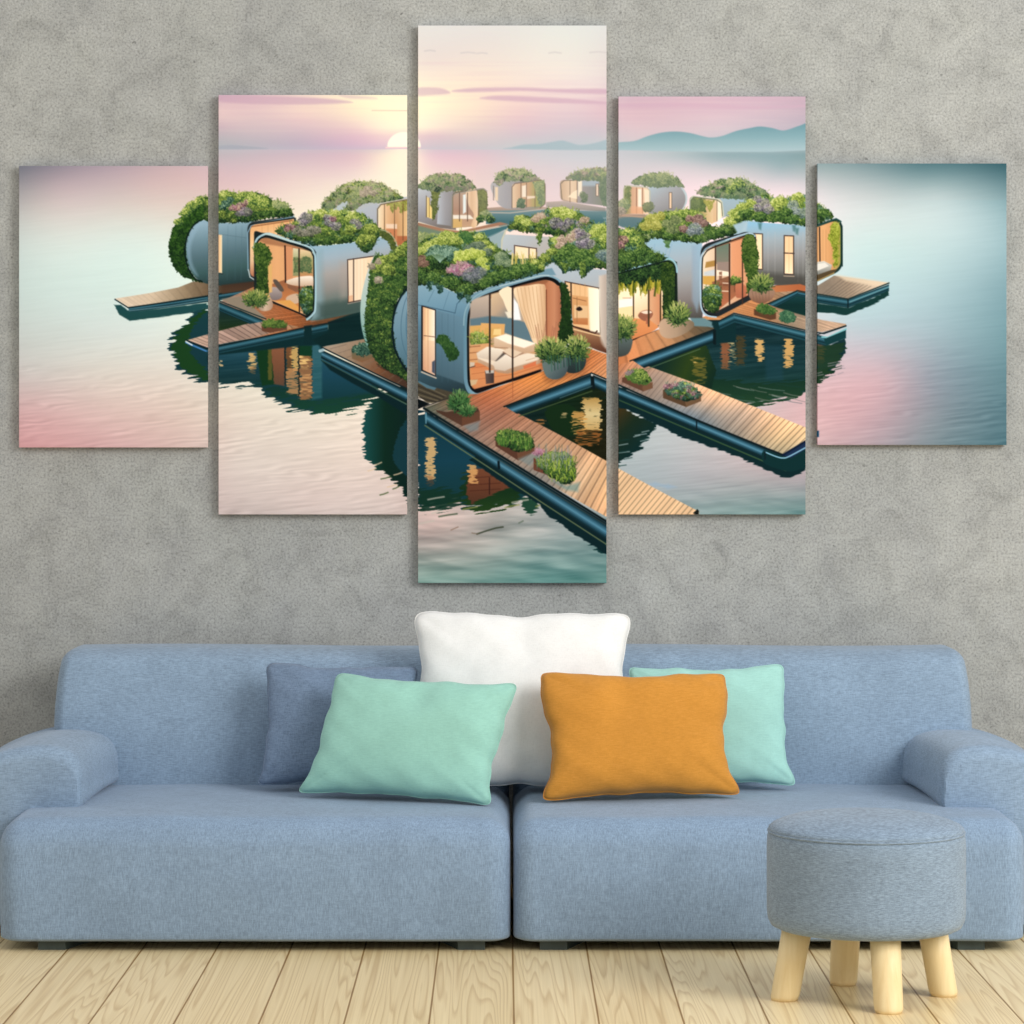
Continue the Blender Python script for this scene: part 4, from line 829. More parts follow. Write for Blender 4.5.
    # sofa bed and cushions
    poly([(477,355),(488,347.5),(513,351),(541,356.5),(541,363),(508,373.8),(498,372.5),(478,362)], V(352, 374, (206, 174, 146), (176, 140, 112)), soft=.7)
    poly([(477,354),(488,347),(513,350),(541,355.5),(541,359),(508,369),(498,367.5),(478,358.5)], V(347, 369, (246, 232, 212), (226, 206, 184)), soft=.7)
    poly([(476.5,353),(487,346.8),(504,351),(495,361),(478,357.5)], V(347, 361, (244, 232, 214), (204, 184, 166)), soft=.7)
    poly([(504,351.5),(506.5,353.5),(499,362),(495,361)], (92, 82, 76), soft=.7)
    poly([(493,364),(505,354.5),(514,357.5),(514,366),(505,371),(495,369.5)], V(355, 371, (242, 230, 214), (206, 188, 170)), soft=.7)
    poly([(494,337.5),(506,334),(536,343.5),(534,351.5),(520,355),(494,346.5)], V(338, 355, (222, 194, 164), (196, 158, 128)), soft=.7)
    poly([(494.5,337.5),(506,334),(536,343.5),(524,348),(508,343.5)], (252, 242, 224), soft=.7)
    poly([(508,347.5),(522,352.5),(513,357.5),(503,351.5)], (226, 202, 176), soft=.7); line([(503,352),(513,358),(523,353)], .9, (150, 112, 90), .8); line([(495,347.5),(508,348)], .9, (160, 122, 96), .8)
    line([(526,360.5),(541,356)], .7, (196, 160, 132), .8)
    poly([(470,362),(475,362.5),(474,366),(470,367)], (206, 190, 170)); line([(470,367.6),(475,366)], .8, (70, 60, 56))
    poly([(470,380),(478,379.5),(476,384),(471,386)], (206, 176, 136)); poly([(523,366),(536,361),(536,365),(524,369)], (222, 100, 56), alpha=.7)
    poly([(485,371),(494,370.5),(494,383),(486,384)], H(485, 494, (96, 78, 72), (60, 50, 50))); poly([(485,370.5),(494,370),(494,373),(486,373.5)], (190, 184, 176))
    for x, w_ in [(489.8,1.7),(512.6,1.7)]: line([(x,294 if x < 500 else 288.6),(x,372 if x < 500 else 381)], w_, (52, 38, 32))
    poly([(473,389.5),(500,382.3),(541,369),(541,371.6),(500,385),(478,392.6)], (18, 14, 16))
    # vine on the right
    vine([(560,283),(565,284),(569,292),(571,304),(572,320),(573,336),(566,345),(558,343),(559,328),(561,312),(561,295)], [(14,36,16),(28,58,20),(50,84,28)], .35)
    # deck in front
    dk = [(477,394),(541,372),(560,362),(575,352),(588,348),(612,356),(612,381),(592,373),(505,406.5),(560,435),(612,464),(612,520),(545,482),(424,408),(440,402),(462,394)]
    fld = tps([(450,405,(120,100,80)),(480,400,(176,104,72)),(520,385,(214,134,78)),(545,380,(222,140,76)),(590,365,(206,126,76)),(604,370,(214,146,100)),(500,410,(166,108,84)),(470,425,(150,116,100)),(540,430,(176,132,106)),(510,440,(170,128,104)),
        (560,450,(200,158,124)),(600,480,(236,188,142)),(590,500,(230,180,136)),(550,478,(150,140,130)),(604,512,(232,180,136)),(575,440,(200,150,116))])
    P = Win(dk, 2)
    planks(dk, [(418,404),(505,375),(700,484),(612,524)], 46, lambda a, b: fld(a, b), dark=.0, var=0)
    fr = homog([(424,408),(505,372),(640,440),(606,520)])
    w = Win(dk, 2); u, v = fr(w.x, w.y)
    kk = v*34; k = np.floor(kk).astype(int); f = kk-k
    tone = (np.random.RandomState(5).rand(997)-.5)[k % 997]*.16
    m = np.clip(.5-sdf(w.x, w.y, dk)/.9, 0, 1)[..., None]
    gl = np.clip(1-np.abs(f-.5)/.17, 0, 1)*(.20+.12*np.clip((w.x-500)/100, 0, 1))
    hl = np.clip(1-np.abs(f-.75)/.2, 0, 1)*.035
    C[w.sl] = np.clip(C[w.sl]*(1+m*(tone-gl)[..., None])+m*hl[..., None], 0, 1)
    line([(512.7,381),(512.7,398)], .8, (150, 84, 54), .6)
    line([(424,407),(440,401),(452,397)], 1., (50, 46, 42))
    poly(smooth([(538,346),(546,368),(560,372),(580,366),(590,350),(585,372),(570,378),(545,382)], 3), (100, 60, 40), soft=2.5, alpha=.35)
    # pots by the door
    poly(smooth([(563,356),(568,352),(580,352),(586,358),(584,368),(576,373),(566,371)], 4), V(352, 373, (50, 70, 70), (34, 44, 46)))
    poly(smooth([(542,362),(546,356),(556,354),(566,357),(568,366),(565,375),(556,379.5),(546,376)], 4), {'p': (542, 356), 'q': (566, 378), 's': [(100,116,110),(92,108,110),(56,70,76)]})
    pot_plant(577, 349, 14, 14, 230, 37); pot_plant(551, 351, 17, 14, 330, 38)
    for i in range(12):
        x = 548+i*3.1; line([(x,356),(x+.6,364+(i*7 % 8))], 1.1, [(40,84,70),(56,100,84),(30,60,50)][i % 3], .7)
    # roof greenery
    poly([(458,299),(500,283),(541,270),(552,268),(556,275),(541,276.4),(484,292.6),(466,305)], (112, 146, 164), soft=.7)
    rf = smooth([(412,246),(420,243),(426,238),(436,235.5),(446,231.5),(455,233),(462,230.5),(470,232.5),(478,232),(487,237),(494,245),(501,250),(508,252),(514,258),(526,259),(536,258),(541,264),(544,271),(530,276),(510,281),(490,287),(476,292),(468,298),(458,295),(450,289),(438,286),(425,284.5),(412,282)], 4)
    bushes(rf, 6.5, [G1, GD, G1, GB], 38, top=.62)
    for x, y, r in [(448,238,10),(438,242,8),(430,247,8),(458,240,7),(424,251,7),(484,245,7),(478,238,6),(490,250,6)]: bush(x, y, r, r*.72, GY, .78)
    for x, y, r in [(466,236,6),(468,239,6)]: bush(x, y, r, r*.8, [(20,56,30),(44,90,46),(80,124,60)], .9)
    for x, y, r in [(478,246,8),(470,249,7),(486,252,6)]: bush(x, y, r, r*.7, [(40,64,52),(76,98,80),(104,124,104),(130,146,124)], .7)
    bush(441, 254, 15, 9, GB, .7); bush(436, 262, 12, 8, GD, .6); bush(452, 252, 8, 5, GB, .85)
    for i in range(14):
        a = -1.25+i*.19; line([(440,262),(440+math.sin(a)*9,256-math.cos(a)*5),(440+math.sin(a)*14,258-math.cos(a)*9)], .8, (146, 178, 160), .6)
    for x, y, r in [(462,256,8),(470,254,8),(479,254,7),(482,261,6),(486,267,5),(458,260,5)]: bush(x, y, r, r*.72, [(70,96,28),(130,152,44),(180,196,76),(214,222,116)], .85)
    for x, y, r in [(454,268,6),(462,265,7),(468,268,6),(458,272,6),(450,271,4)]: bush(x, y, r, r*.72, [(110,56,84),(168,100,132),(206,146,170),(236,196,208)], .68, depth=.5)
    for x, y, r in [(472,273,8),(480,272,7),(476,279,7),(466,277,5)]: bush(x, y, r, r*.72, [(56,64,72),(96,102,112),(130,132,144),(166,166,178)], .62)
    for x, y, r in [(420,260,6),(424,264,5)]: bush(x, y, r, r*.8, [(90,60,54),(140,104,90),(170,140,118)], .5)
    for x, y, r in [(502,256,7),(508,263,6),(500,262,5)]: bush(x, y, r, r*.72, [(56,84,60),(92,118,86),(130,150,112),(160,176,140)], .72)
    for i in range(26):
        rs = np.random.RandomState(800+i); x = 511+rs.uniform(0, 24); line([(x,264),(x+rs.uniform(-3,3),253+rs.uniform(-2,4))], .9, [(206,190,110),(170,160,70),(226,206,140)][i % 3], .75)
    for x, y, r in [(520,270,10),(532,267,8),(508,274,9),(496,277,9),(485,283,8),(466,289,9),(450,282,10),(432,278,10),(420,274,8),(538,268,5)]: bush(x, y, r, r*.62, GD, .85)
    for x, y, r in [(536,262,5),(541,267,4)]: bush(x, y, r, r*.7, GY, .75)
    for x, y in [(430,287),(440,290),(460,297),(468,300)]: fill_leaf([(x-4,y-5),(x+4,y-5),(x+2,y+3),(x-1,y+4)], GB, .3)
    line(smooth([(463.7,325),(464.6,314),(468,305),(475,296.6),(485,291.6),(510,283.4),(541,275.8),(551,276)], 4, False), 1.3, (160, 190, 200), .6)
    line([(500,286.0),(541,275.4),(549,275.4)], 1.0, (190, 206, 210), .7)

def docks():
    # pontoon of the inner pool
    tube((505,406.5), (591,374), (517,414), (592,388)); tube((593,375), (612,383), (594,387), (612,396))
    line([(504,406.6),(591.5,373),(612,381.6)], 1.4, (10, 24, 26)); poly([(590.5,376),(594,376),(595,390),(591,388)], (8, 22, 26))
    line([(519,416.4),(592,391)], 1., (66, 84, 50), .9); line([(560,398),(592,386)], .8, (110, 150, 150), .5)
    # front pontoon on the centre panel
    tube((425,410.5), (612,526.5), (425,423.5), (612,545))
    line([(424,408.4),(545,483.4),(612,525)], 2.4, (10, 24, 28)); line([(425,425.5),(545,504.5),(612,548)], 1.1, (112, 122, 84), .85)
    line([(426,413),(426,423)], 1.5, (90, 140, 160), .9); line([(498.5,462),(499,468)], 2.4, (8, 22, 28))
    line([(499,460),(612,528.6)], .8, (150, 110, 80), .25)
    # planters
    poly([(436,410),(446,412),(478,408),(479.6,412),(479.6,420),(462,426),(437,412)], V(408, 426, (70, 50, 40), (84, 56, 44))); poly([(462,418),(479.6,411),(479.6,420.4),(462,426)], (98, 64, 48))
    poly([(464,426),(480,421),(478,430),(470,432)], (110, 132, 140), soft=1.5, alpha=.6)
    pot_plant(459, 402, 12, 12, 200, 43, [(14,44,26),(34,80,40),(66,116,56),(116,156,86)]); pot_plant(467, 411, 9, 6, 90, 45, [(14,44,26),(34,80,40),(66,116,56),(116,156,86)])
    poly([(495.5,437),(500,434),(534,446),(534.5,452),(518,460.4),(495.5,446)], (84, 54, 42)); poly([(517,452),(534.5,444),(534.5,452),(518,460.4)], (104, 70, 52))
    bushes(smooth([(496,437),(499,431),(507,429),(518,431),(528,435),(534,443),(532,448),(520,452),(506,447),(497,443)], 4), 3.4, [GD, G1, G1], 46, top=.75)
    rs = np.random.RandomState(47)
    for i in range(90):
        x = rs.uniform(498, 532); y = 440+(x-498)*.18+rs.uniform(-5, 6); line([(x,y),(x+rs.uniform(-1.6,1.6),y-rs.uniform(3,7))], .7, [(40,84,34),(84,124,50),(130,160,76)][i % 3], .8)
    poly([(518,459),(534,452),(540,456),(530,466)], (110, 130, 134), soft=1.5, alpha=.6)
    poly([(533.6,458),(544,462),(556,470),(550,476),(533.6,470)], (100, 58, 44))
    bushes(smooth([(536,462),(542,455),(552,452),(564,452),(572,458),(576,468),(575,478),(566,485),(552,478),(542,470)], 4), 4, [G1, G2, G1], 48, top=.75)
    for i in range(70):
        x = rs.uniform(536, 572); y = 458+rs.uniform(-3, 12); line([(x,y),(x+rs.uniform(-2,2),y-rs.uniform(5,14))], .7, [(110,124,120),(140,150,148),(84,110,90),(150,140,160)][i % 4], .6)
    for i in range(90):
        x = rs.uniform(548, 575); y = rs.uniform(460, 482); line([(x,y),(x+rs.uniform(-2,2),y-rs.uniform(2,5))], .8, [(56,90,26),(130,156,50),(176,192,80)][i % 3], .8)
    for x, y in [(538,450),(541,452),(536,453)]: bush(x, y, 3.4, 2.6, [(120,60,92),(176,110,140),(206,150,172)], .7)
    poly([(552,480),(566,486),(580,482),(578,492),(566,490)], (96, 140, 140), soft=1.6, alpha=.6)
    # walkway on the fourth panel, right side
    wk = [(612,372),(622,360),(640,360),(660,370),(716,391),(740,405),(806,428),(812,432),(812,440),(784,452),(612,378)]
    wk = [(612,366),(634,361),(700,385),(750,405),(812,430),(812,441),(806,441),(784,454.5),(700,421),(612,381)]
    fld = tps([(620,368,(204,134,94)),(625,380,(160,126,110)),(660,375,(170,146,132)),(650,395,(150,132,120)),(700,395,(226,180,146)),(705,415,(136,136,136)),(690,412,(128,134,140)),(740,415,(190,166,148)),(715,402,(222,182,150)),(780,435,(226,190,146)),(800,436,(236,200,156)),(760,430,(200,168,138)),(730,425,(160,146,134))])
    fr = homog([(612,386),(634,358),(812,428),(784,456)])
    w = Win(wk, 2); u, v = fr(w.x, w.y)
    kk = v*40; k = np.floor(kk).astype(int); f = kk-k
    tone = (np.random.RandomState(6).rand(997)-.5)[k % 997]*.14
    gl = np.clip(1-np.abs(f-.5)/.2, 0, 1)*(.16+.22*np.clip((w.x-700)/80, 0, 1))
    m = np.clip(.5-sdf(w.x, w.y, wk)/.9, 0, 1)
    cc = np.clip(fld(w.x, w.y)*(1+tone-gl)[..., None], 0, 1)
    put(w, m, lambda a, b: cc)
    poly([(783,456),(812,436),(812,447),(792,459)], (24, 44, 74))
    tube((612,384), (790,458), (612,394), (786,468), TUBE); line([(612,382),(700,421.4),(783,455)], 1.8, (12, 26, 30))
    band((612,396.5), (786,470), (612,397.6), (786,471.4), [(50, 80, 60), (60, 84, 50)])
    poly(smooth([(764,450),(783,456.5),(790,458),(796,455),(806,449),(813,446),(813,463),(798,470),(786,471),(764,463)], 3), (10, 44, 46)); line([(783,455),(806,441),(812,438)], 2.2, (10, 26, 50))
    line(smooth([(765,452),(776,456.5),(783,458),(790,456),(812,444)], 4, False), 1.2, (140, 190, 214)); line([(765,452),(765,459)], 1.4, (10, 28, 34)); line([(696.6,421),(696.6,430)], 1.2, (8, 22, 28))
    # pontoon of the middle house
    tube((632,360), (714,330), (644,368), (714,342), TUBE); line([(630,361),(714,329.5)], 1.2, (12, 28, 32)); line([(646,369.4),(700,349)], .8, (84, 110, 80), .8)
    poly([(713,329),(716,330),(716,345),(713,344)], (8, 24, 28))
    # planters on it
    poly([(622,378),(626,376),(652,383),(652.6,388),(643,391.4),(622,382)], (92, 62, 48)); poly([(642,385),(652.6,382),(652.6,388),(643,391.4)], (110, 78, 58))
    fill_leaf(smooth([(625,377),(627,371),(634,368.6),(643,370),(649,376),(651,382),(643,385),(632,382)], 3), [(36,66,28),(78,112,44),(130,156,70)], .5)
    for x, y, r in [(628,373,3.6),(632,371,3)]: bush(x, y, r, r*.75, [(110,84,104),(150,120,140),(184,160,176)], .6)
    for x, y, r in [(640,373,4.6),(645,378,4.4),(638,379,4)]: bush(x, y, r, r*.85, G1, .8)
    poly([(663,390),(667,388),(700,396),(701,401),(686,407),(663,398)], (84, 62, 44)); poly([(685,400),(701,394),(701,401),(686,407)], (106, 80, 58))
    bushes(smooth([(665,390),(667,385),(675,383.6),(686,382),(696,388),(701,395),(694,400),(682,400),(670,396)], 3), 3.2, [GB, G1, GB, [(110,70,80),(160,112,122),(196,156,160)]], 49, top=.7)
    for x, y, r in [(671,386,4),(666,387,3),(675,385,3),(693,394,3),(688,391,2.6)]: bush(x, y, r, r*.75, PK, .5)
    # end of the centre walkway on the fourth panel
    ed = [(612,464.6),(619,468.8),(660,491),(699,511.6),(699,520),(612,520)]
    fr = homog([(612,464.6),(699,511.6),(640,580),(560,530)])
    w = Win(ed, 2); u, v = fr(w.x, w.y); kk = u*22; k = np.floor(kk).astype(int); f = kk-k
    tone = (np.random.RandomState(8).rand(997)-.5)[k % 997]*.1
    gl = np.clip(1-np.abs(f-.5)/.2, 0, 1)*.34
    cc = np.clip(np.array([.93, .77, .60])*(1+tone-gl)[..., None], 0, 1)
    put(w, np.clip(.5-sdf(w.x, w.y, ed)/.9, 0, 1), lambda a, b: cc)
    poly([(693,513),(697.4,509),(699,511),(698.4,516)], (20, 24, 22))
    poly([(816,431),(819,430.6),(819,437),(816,437)], (20, 70, 100))
    # right hand dock
    planks([(812,289),(834,275.6),(889,283),(848,298.6),(812,293.6)], [(812,282),(889,283),(848,299),(812,299)], 1, L2((830, 292), (870, 280), (134, 120, 106), (160, 140, 120), (212, 190, 166)), dark=0)
    for i in range(9): line([(822+i*3.6,294.6+i*.5),(842+i*3.6,279+i*.9)], .8, (96, 88, 80), .5)
    poly([(836,275),(889,282.6),(880,286.5),(846,281)], (222, 202, 176), soft=1.4, alpha=.8)
    tube((812,294), (848,299.4), (812,302), (848,308), TUB2); tube((848,299.4), (889,284.5), (848,308), (889,291), TUB2)
    line([(812,293.2),(848,299),(889,283)], 1.2, (14, 34, 36)); line([(850,302),(889,287)], 1., (130, 176, 180), .6); line([(848,300),(848,308)], 1.2, (8, 26, 30))
    refl([(812,302),(848,308),(889,291),(889,296),(870,306),(846,315),(812,311)], (16, 52, 50), amp=.5, ragged=1)

def picture():
    paint()
    return C

# ------------------------------------------------------------------ the room
import bpy, bmesh, random
from mathutils import Vector, Matrix
scene = bpy.context.scene
COL = scene.collection
F, CX, HY, CH, D0 = 3000.0, 503.0, 447.0, 1.30, 7.72     # focal length in pixels, vanishing point, eye height, sofa front distance
def WX(px, d): return (px-CX)*d/F
def WZ(py, d): return CH-(py-HY)*d/F
WALL_Y = 1.20

def link(o, parent=None):
    COL.objects.link(o)
    if parent: o.parent = parent
    return o
def tag(o, label=None, cat=None, group=None, kind=None):
    if label: o['label'] = label
    if cat: o['category'] = cat
    if group: o['group'] = group
    if kind: o['kind'] = kind
    return o
def empty(name, loc, label, cat, group=None):
    o = bpy.data.objects.new(name, None); o.location = loc; o.empty_display_size = .1
    return tag(link(o), label, cat, group)
def obj(name, bm, mat, parent=None, smooth_=True, origin=None):
    if origin is not None: bmesh.ops.translate(bm, verts=bm.verts, vec=-Vector(origin))
    bmesh.ops.recalc_face_normals(bm, faces=bm.faces)
    me = bpy.data.meshes.new(name); bm.to_mesh(me); bm.free()
    if smooth_:
        for p in me.polygons: p.use_smooth = True
    me.materials.append(mat)
    o = bpy.data.objects.new(name, me)
    if origin is not None: o.location = origin
    return link(o, parent)

# ---- materials
def newmat(name):
    m = bpy.data.materials.new(name); m.use_nodes = True
    nt = m.node_tree; b = nt.nodes['Principled BSDF']
    return m, nt, b
def N(nt, t, **k):
    n = nt.nodes.new(t)
    for a, v in k.items(): setattr(n, a, v)
    return n
def lin(c):
    return tuple(((x/255.)/12.92 if x/255. <= .04045 else ((x/255.+.055)/1.055)**2.4) for x in c)+(1,)
def noise(nt, scale, vec, detail=4, rough=.55, dist=0.):
    mp = N(nt, 'ShaderNodeMapping'); mp.inputs['Scale'].default_value = scale
    nt.links.new(vec, mp.inputs['Vector'])
    n = N(nt, 'ShaderNodeTexNoise'); n.inputs['Scale'].default_value = 1.; n.inputs['Detail'].default_value = detail
    n.inputs['Roughness'].default_value = rough; n.inputs['Distortion'].default_value = dist
    nt.links.new(mp.outputs[0], n.inputs['Vector'])
    return n.outputs['Fac']
def rampn(nt, fac, stops):
    r = N(nt, 'ShaderNodeValToRGB'); cr = r.color_ramp
    while len(cr.elements) < len(stops): cr.elements.new(.5)
    for e, (p, c) in zip(cr.elements, stops): e.position = p; e.color = c if len(c) == 4 else lin(c)
    nt.links.new(fac, r.inputs[0]); return r.outputs[0]
def mix(nt, fac, a, b, mode='MIX'):
    m = N(nt, 'ShaderNodeMix', data_type='RGBA', blend_type=mode)
    if isinstance(fac, (int, float)): m.inputs[0].default_value = fac
    else: nt.links.new(fac, m.inputs[0])
    for i, v in ((6, a), (7, b)):
        if isinstance(v, tuple): m.inputs[i].default_value = v
        else: nt.links.new(v, m.inputs[i])
    return m.outputs[2]
def math_(nt, op, a, b=None, clamp=False):
    m = N(nt, 'ShaderNodeMath', operation=op, use_clamp=clamp)
    for i, v in ((0, a), (1, b)):
        if v is None: continue
        if isinstance(v, (int, float)): m.inputs[i].default_value = v
        else: nt.links.new(v, m.inputs[i])
    return m.outputs[0]
def bump(nt, b, h, strength, dist):
    n = N(nt, 'ShaderNodeBump'); n.inputs['Strength'].default_value = strength; n.inputs['Distance'].default_value = dist
    nt.links.new(h, n.inputs['Height']); nt.links.new(n.outputs[0], b.inputs['Normal'])

def fabric(name, c, lo=.74, hi=1.22, horiz=.5, scale=1., bstr=.25, sheen=.15, tint=None):
    m, nt, b = newmat(name)
    v = N(nt, 'ShaderNodeTexCoord').outputs['Object']
    s = scale
    hz = noise(nt, (60*s, 60*s, 420*s), v, 3, .6); vt = noise(nt, (420*s, 200*s, 60*s), v, 3, .6)
    fine = noise(nt, (420*s, 420*s, 420*s), v, 2, .6); blot = noise(nt, (9, 9, 7), v, 3, .6)
    t = math_(nt, 'ADD', math_(nt, 'MULTIPLY', hz, horiz), math_(nt, 'MULTIPLY', vt, 1-horiz))
    t = math_(nt, 'ADD', math_(nt, 'MULTIPLY', t, .75), math_(nt, 'MULTIPLY', fine, .25))
    base = Vector(lin(c)[:3])
    dk = tuple(base*lo)+(1,); lt = tuple(Vector([min(1, x*hi+.01) for x in base]))+(1,)
    cc = rampn(nt, t, [(.38, dk), (.5, tuple(base)+(1,)), (.63, lt)])
    bl = rampn(nt, blot, [(.3, (.93, .93, .93, 1)), (.7, (1.05, 1.05, 1.05, 1))])
    cc = mix(nt, 1., cc, bl, 'MULTIPLY')
    nt.links.new(cc, b.inputs['Base Color'])
    b.inputs['Roughness'].default_value = .92; b.inputs['Specular IOR Level'].default_value = .15
    b.inputs['Sheen Weight'].default_value = sheen; b.inputs['Sheen Roughness'].default_value = .5
    bump(nt, b, t, bstr, .0012)
    return m

def concrete():
    m, nt, b = newmat('rough_concrete_plaster')
    v = N(nt, 'ShaderNodeTexCoord').outputs['Object']
    n1 = noise(nt, (1.3, 1.3, 1.3), v, 5, .6); n2 = noise(nt, (11, 11, 11), v, 8, .68, .6)
    n3 = noise(nt, (150, 150, 150), v, 4, .7); n4 = noise(nt, (3.5, 3.5, 2.2), v, 6, .6, 1.2)
    c = rampn(nt, n1, [(.3, (157, 159, 157)), (.7, (168, 169, 166))])
    c = mix(nt, 1., c, rampn(nt, n2, [(.30, (.80, .80, .80, 1)), (.5, (1, 1, 1, 1)), (.7, (1.12, 1.12, 1.12, 1))]), 'MULTIPLY')
    c = mix(nt, 1., c, rampn(nt, n3, [(.34, (.68, .68, .68, 1)), (.48, (1, 1, 1, 1)), (.66, (1.25, 1.25, 1.25, 1))]), 'MULTIPLY')
    c = mix(nt, 1., c, rampn(nt, n4, [(.3, (.93, .93, .94, 1)), (.7, (1.05, 1.05, 1.03, 1))]), 'MULTIPLY')
    n5 = noise(nt, (45, 45, 55), v, 3, .5)
    pit = rampn(nt, n5, [(.27, (.62, .62, .62, 1)), (.33, (1, 1, 1, 1))])
    c = mix(nt, 1., c, pit, 'MULTIPLY')
    nt.links.new(c, b.inputs['Base Color']); b.inputs['Roughness'].default_value = .85; b.inputs['Specular IOR Level'].default_value = .2
    h = math_(nt, 'ADD', math_(nt, 'MULTIPLY', n2, .6), math_(nt, 'MULTIPLY', n3, .35))
    bump(nt, b, h, .28, .006)
    return m

PW, PO = .1918, .0249                                  # plank width and where one seam runs
def floorboards():
    m, nt, b = newmat('pale_pine_boards')
    v = N(nt, 'ShaderNodeTexCoord').outputs['Object']
    sp = N(nt, 'ShaderNodeSeparateXYZ'); nt.links.new(v, sp.inputs[0])
    u = math_(nt, 'DIVIDE', math_(nt, 'SUBTRACT', sp.outputs[0], PO), PW)
    idx = math_(nt, 'FLOOR', u); fr = math_(nt, 'SUBTRACT', u, idx)
    wn = N(nt, 'ShaderNodeTexWhiteNoise', noise_dimensions='1D'); nt.links.new(idx, wn.inputs['W'])
    cb = N(nt, 'ShaderNodeCombineXYZ')
    nt.links.new(math_(nt, 'ADD', fr, math_(nt, 'MULTIPLY', idx, 7.31)), cb.inputs[0])
    nt.links.new(math_(nt, 'ADD', math_(nt, 'MULTIPLY', sp.outputs[1], 1.), math_(nt, 'MULTIPLY', wn.outputs[0], 37.)), cb.inputs[1])
    nt.links.new(math_(nt, 'MULTIPLY', wn.outputs[0], 11.), cb.inputs[2])
    g = noise(nt, (2.1, .30, 1.), cb.outputs[0], 2, .4, .15)           # growth rings
    rings = math_(nt, 'FRACT', math_(nt, 'MULTIPLY', g, 22.))
    rr = rampn(nt, rings, [(.0, (1, 1, 1, 1)), (.55, (.95, .93, .90, 1)), (.86, (.64, .52, .38, 1)), (1., (.98, .97, .95, 1))])
    fib = noise(nt, (38, .9, 1.), cb.outputs[0], 4, .6)
    ff = rampn(nt, fib, [(.3, (.90, .87, .82, 1)), (.65, (1.04, 1.04, 1.04, 1))])
    tone = rampn(nt, wn.outputs[0], [(0, (232, 210, 164)), (.5, (237, 216, 172)), (1, (241, 222, 180))])
    c = mix(nt, .55, tone, rr, 'MULTIPLY'); c = mix(nt, .9, c, ff, 'MULTIPLY')
    e = math_(nt, 'MINIMUM', fr, math_(nt, 'SUBTRACT', 1., fr))
    gap = rampn(nt, e, [(.0, (.36, .25, .13, 1)), (.008, (.45, .33, .18, 1)), (.015, (1, 1, 1, 1)), (.5, (1, 1, 1, 1))])
    c = mix(nt, 1., c, gap, 'MULTIPLY')
    nt.links.new(c, b.inputs['Base Color'])
    b.inputs['Roughness'].default_value = .38; b.inputs['Specular IOR Level'].default_value = .22
    bump(nt, b, math_(nt, 'MINIMUM', e, .02), .5, .01)
    return m

def wood(name, c, dk):
    m, nt, b = newmat(name)
    v = N(nt, 'ShaderNodeTexCoord').outputs['Object']
    g = noise(nt, (60, 60, 5), v, 4, .6, .4); k = noise(nt, (9, 9, 6), v, 2)
    cc = rampn(nt, g, [(.3, dk), (.6, c)]); cc = mix(nt, .25, cc, rampn(nt, k, [(.3, dk), (.6, c)]))
    nt.links.new(cc, b.inputs['Base Color']); b.inputs['Roughness'].default_value = .45; b.inputs['Specular IOR Level'].default_value = .3
    return m
def plain(name, c, rough=.6, spec=.3, metal=0.):
    m, nt, b = newmat(name)
    v = N(nt, 'ShaderNodeTexCoord').outputs['Object']
    cc = rampn(nt, noise(nt, (30, 30, 30), v, 3), [(.3, tuple(x*.9 for x in c)), (.7, tuple(min(255, x*1.06) for x in c))])
    nt.links.new(cc, b.inputs['Base Color']); b.inputs['Roughness'].default_value = rough
    b.inputs['Specular IOR Level'].default_value = spec; b.inputs['Metallic'].default_value = metal
    return m
PRINT_GAIN = 1.0
def printed():
    m, nt, b = newmat('printed_canvas')
    a = N(nt, 'ShaderNodeAttribute', attribute_name='print')
    g = N(nt, 'ShaderNodeVectorMath', operation='SCALE'); g.inputs['Scale'].default_value = PRINT_GAIN
    nt.links.new(a.outputs['Color'], g.inputs[0]); nt.links.new(g.outputs[0], b.inputs['Base Color'])
    b.inputs['Roughness'].default_value = .8; b.inputs['Specular IOR Level'].default_value = .05
    v = N(nt, 'ShaderNodeTexCoord').outputs['Object']
    bump(nt, b, noise(nt, (900, 900, 900), v, 1), .05, .0005)
    return m

BLUE = (131, 153, 177)
M_SEAT = fabric('blue_weave_vertical', BLUE, horiz=.33)
M_BACK = fabric('blue_weave_horizontal', (135, 156, 177), horiz=.66)
M_ARM = fabric('blue_weave_arm', (136, 157, 179), horiz=.6)
M_STOOL = fabric('heathered_blue_weave', (127, 145, 163), .68, 1.30, horiz=.78, scale=1.3, bstr=.4)
M_WHITE = fabric('white_cotton', (236, 236, 234), .93, 1.03, scale=1.2, bstr=.2)
M_DUSTY = fabric('dusty_blue_linen', (112, 131, 155), horiz=.6)
M_MINT = fabric('mint_linen', (153, 203, 188), .93, 1.05, horiz=.75)
M_AQUA = fabric('pale_aqua_linen', (160, 208, 199), .93, 1.05, horiz=.7)
M_ORANGE = fabric('orange_linen', (201, 138, 55), .90, 1.07, horiz=.75)
M_WALL, M_FLOOR = concrete(), floorboards()
M_LEG = wood('pale_birch', (236, 215, 168), (226, 200, 148))
M_STRETCH = wood('raw_pine', (206, 176, 130), (186, 150, 104))
M_PLINTH = plain('dark_grey_metal', (72, 82, 78), .5)
M_UNDER = plain('black_lining', (16, 16, 18), .95, .1)
M_PRINT = printed()

# ---- room shell
def slab(name, x0, x1, y0, y1, z0, z1, mat):
    bm = bmesh.new(); bmesh.ops.create_cube(bm, size=1)
    for v in bm.verts: v.co = Vector(((x0+x1)/2+v.co.x*(x1-x0), (y0+y1)/2+v.co.y*(y1-y0), (z0+z1)/2+v.co.z*(z1-z0)))
    return obj(name, bm, mat, smooth_=False)
tag(slab('floor', -4.2, 4.6, -8.6, WALL_Y+.1, -.08, 0, M_FLOOR), kind='structure')
tag(slab('wall_back', -4.2, 4.6, WALL_Y, WALL_Y+.12, 0, 2.9, M_WALL), kind='structure')

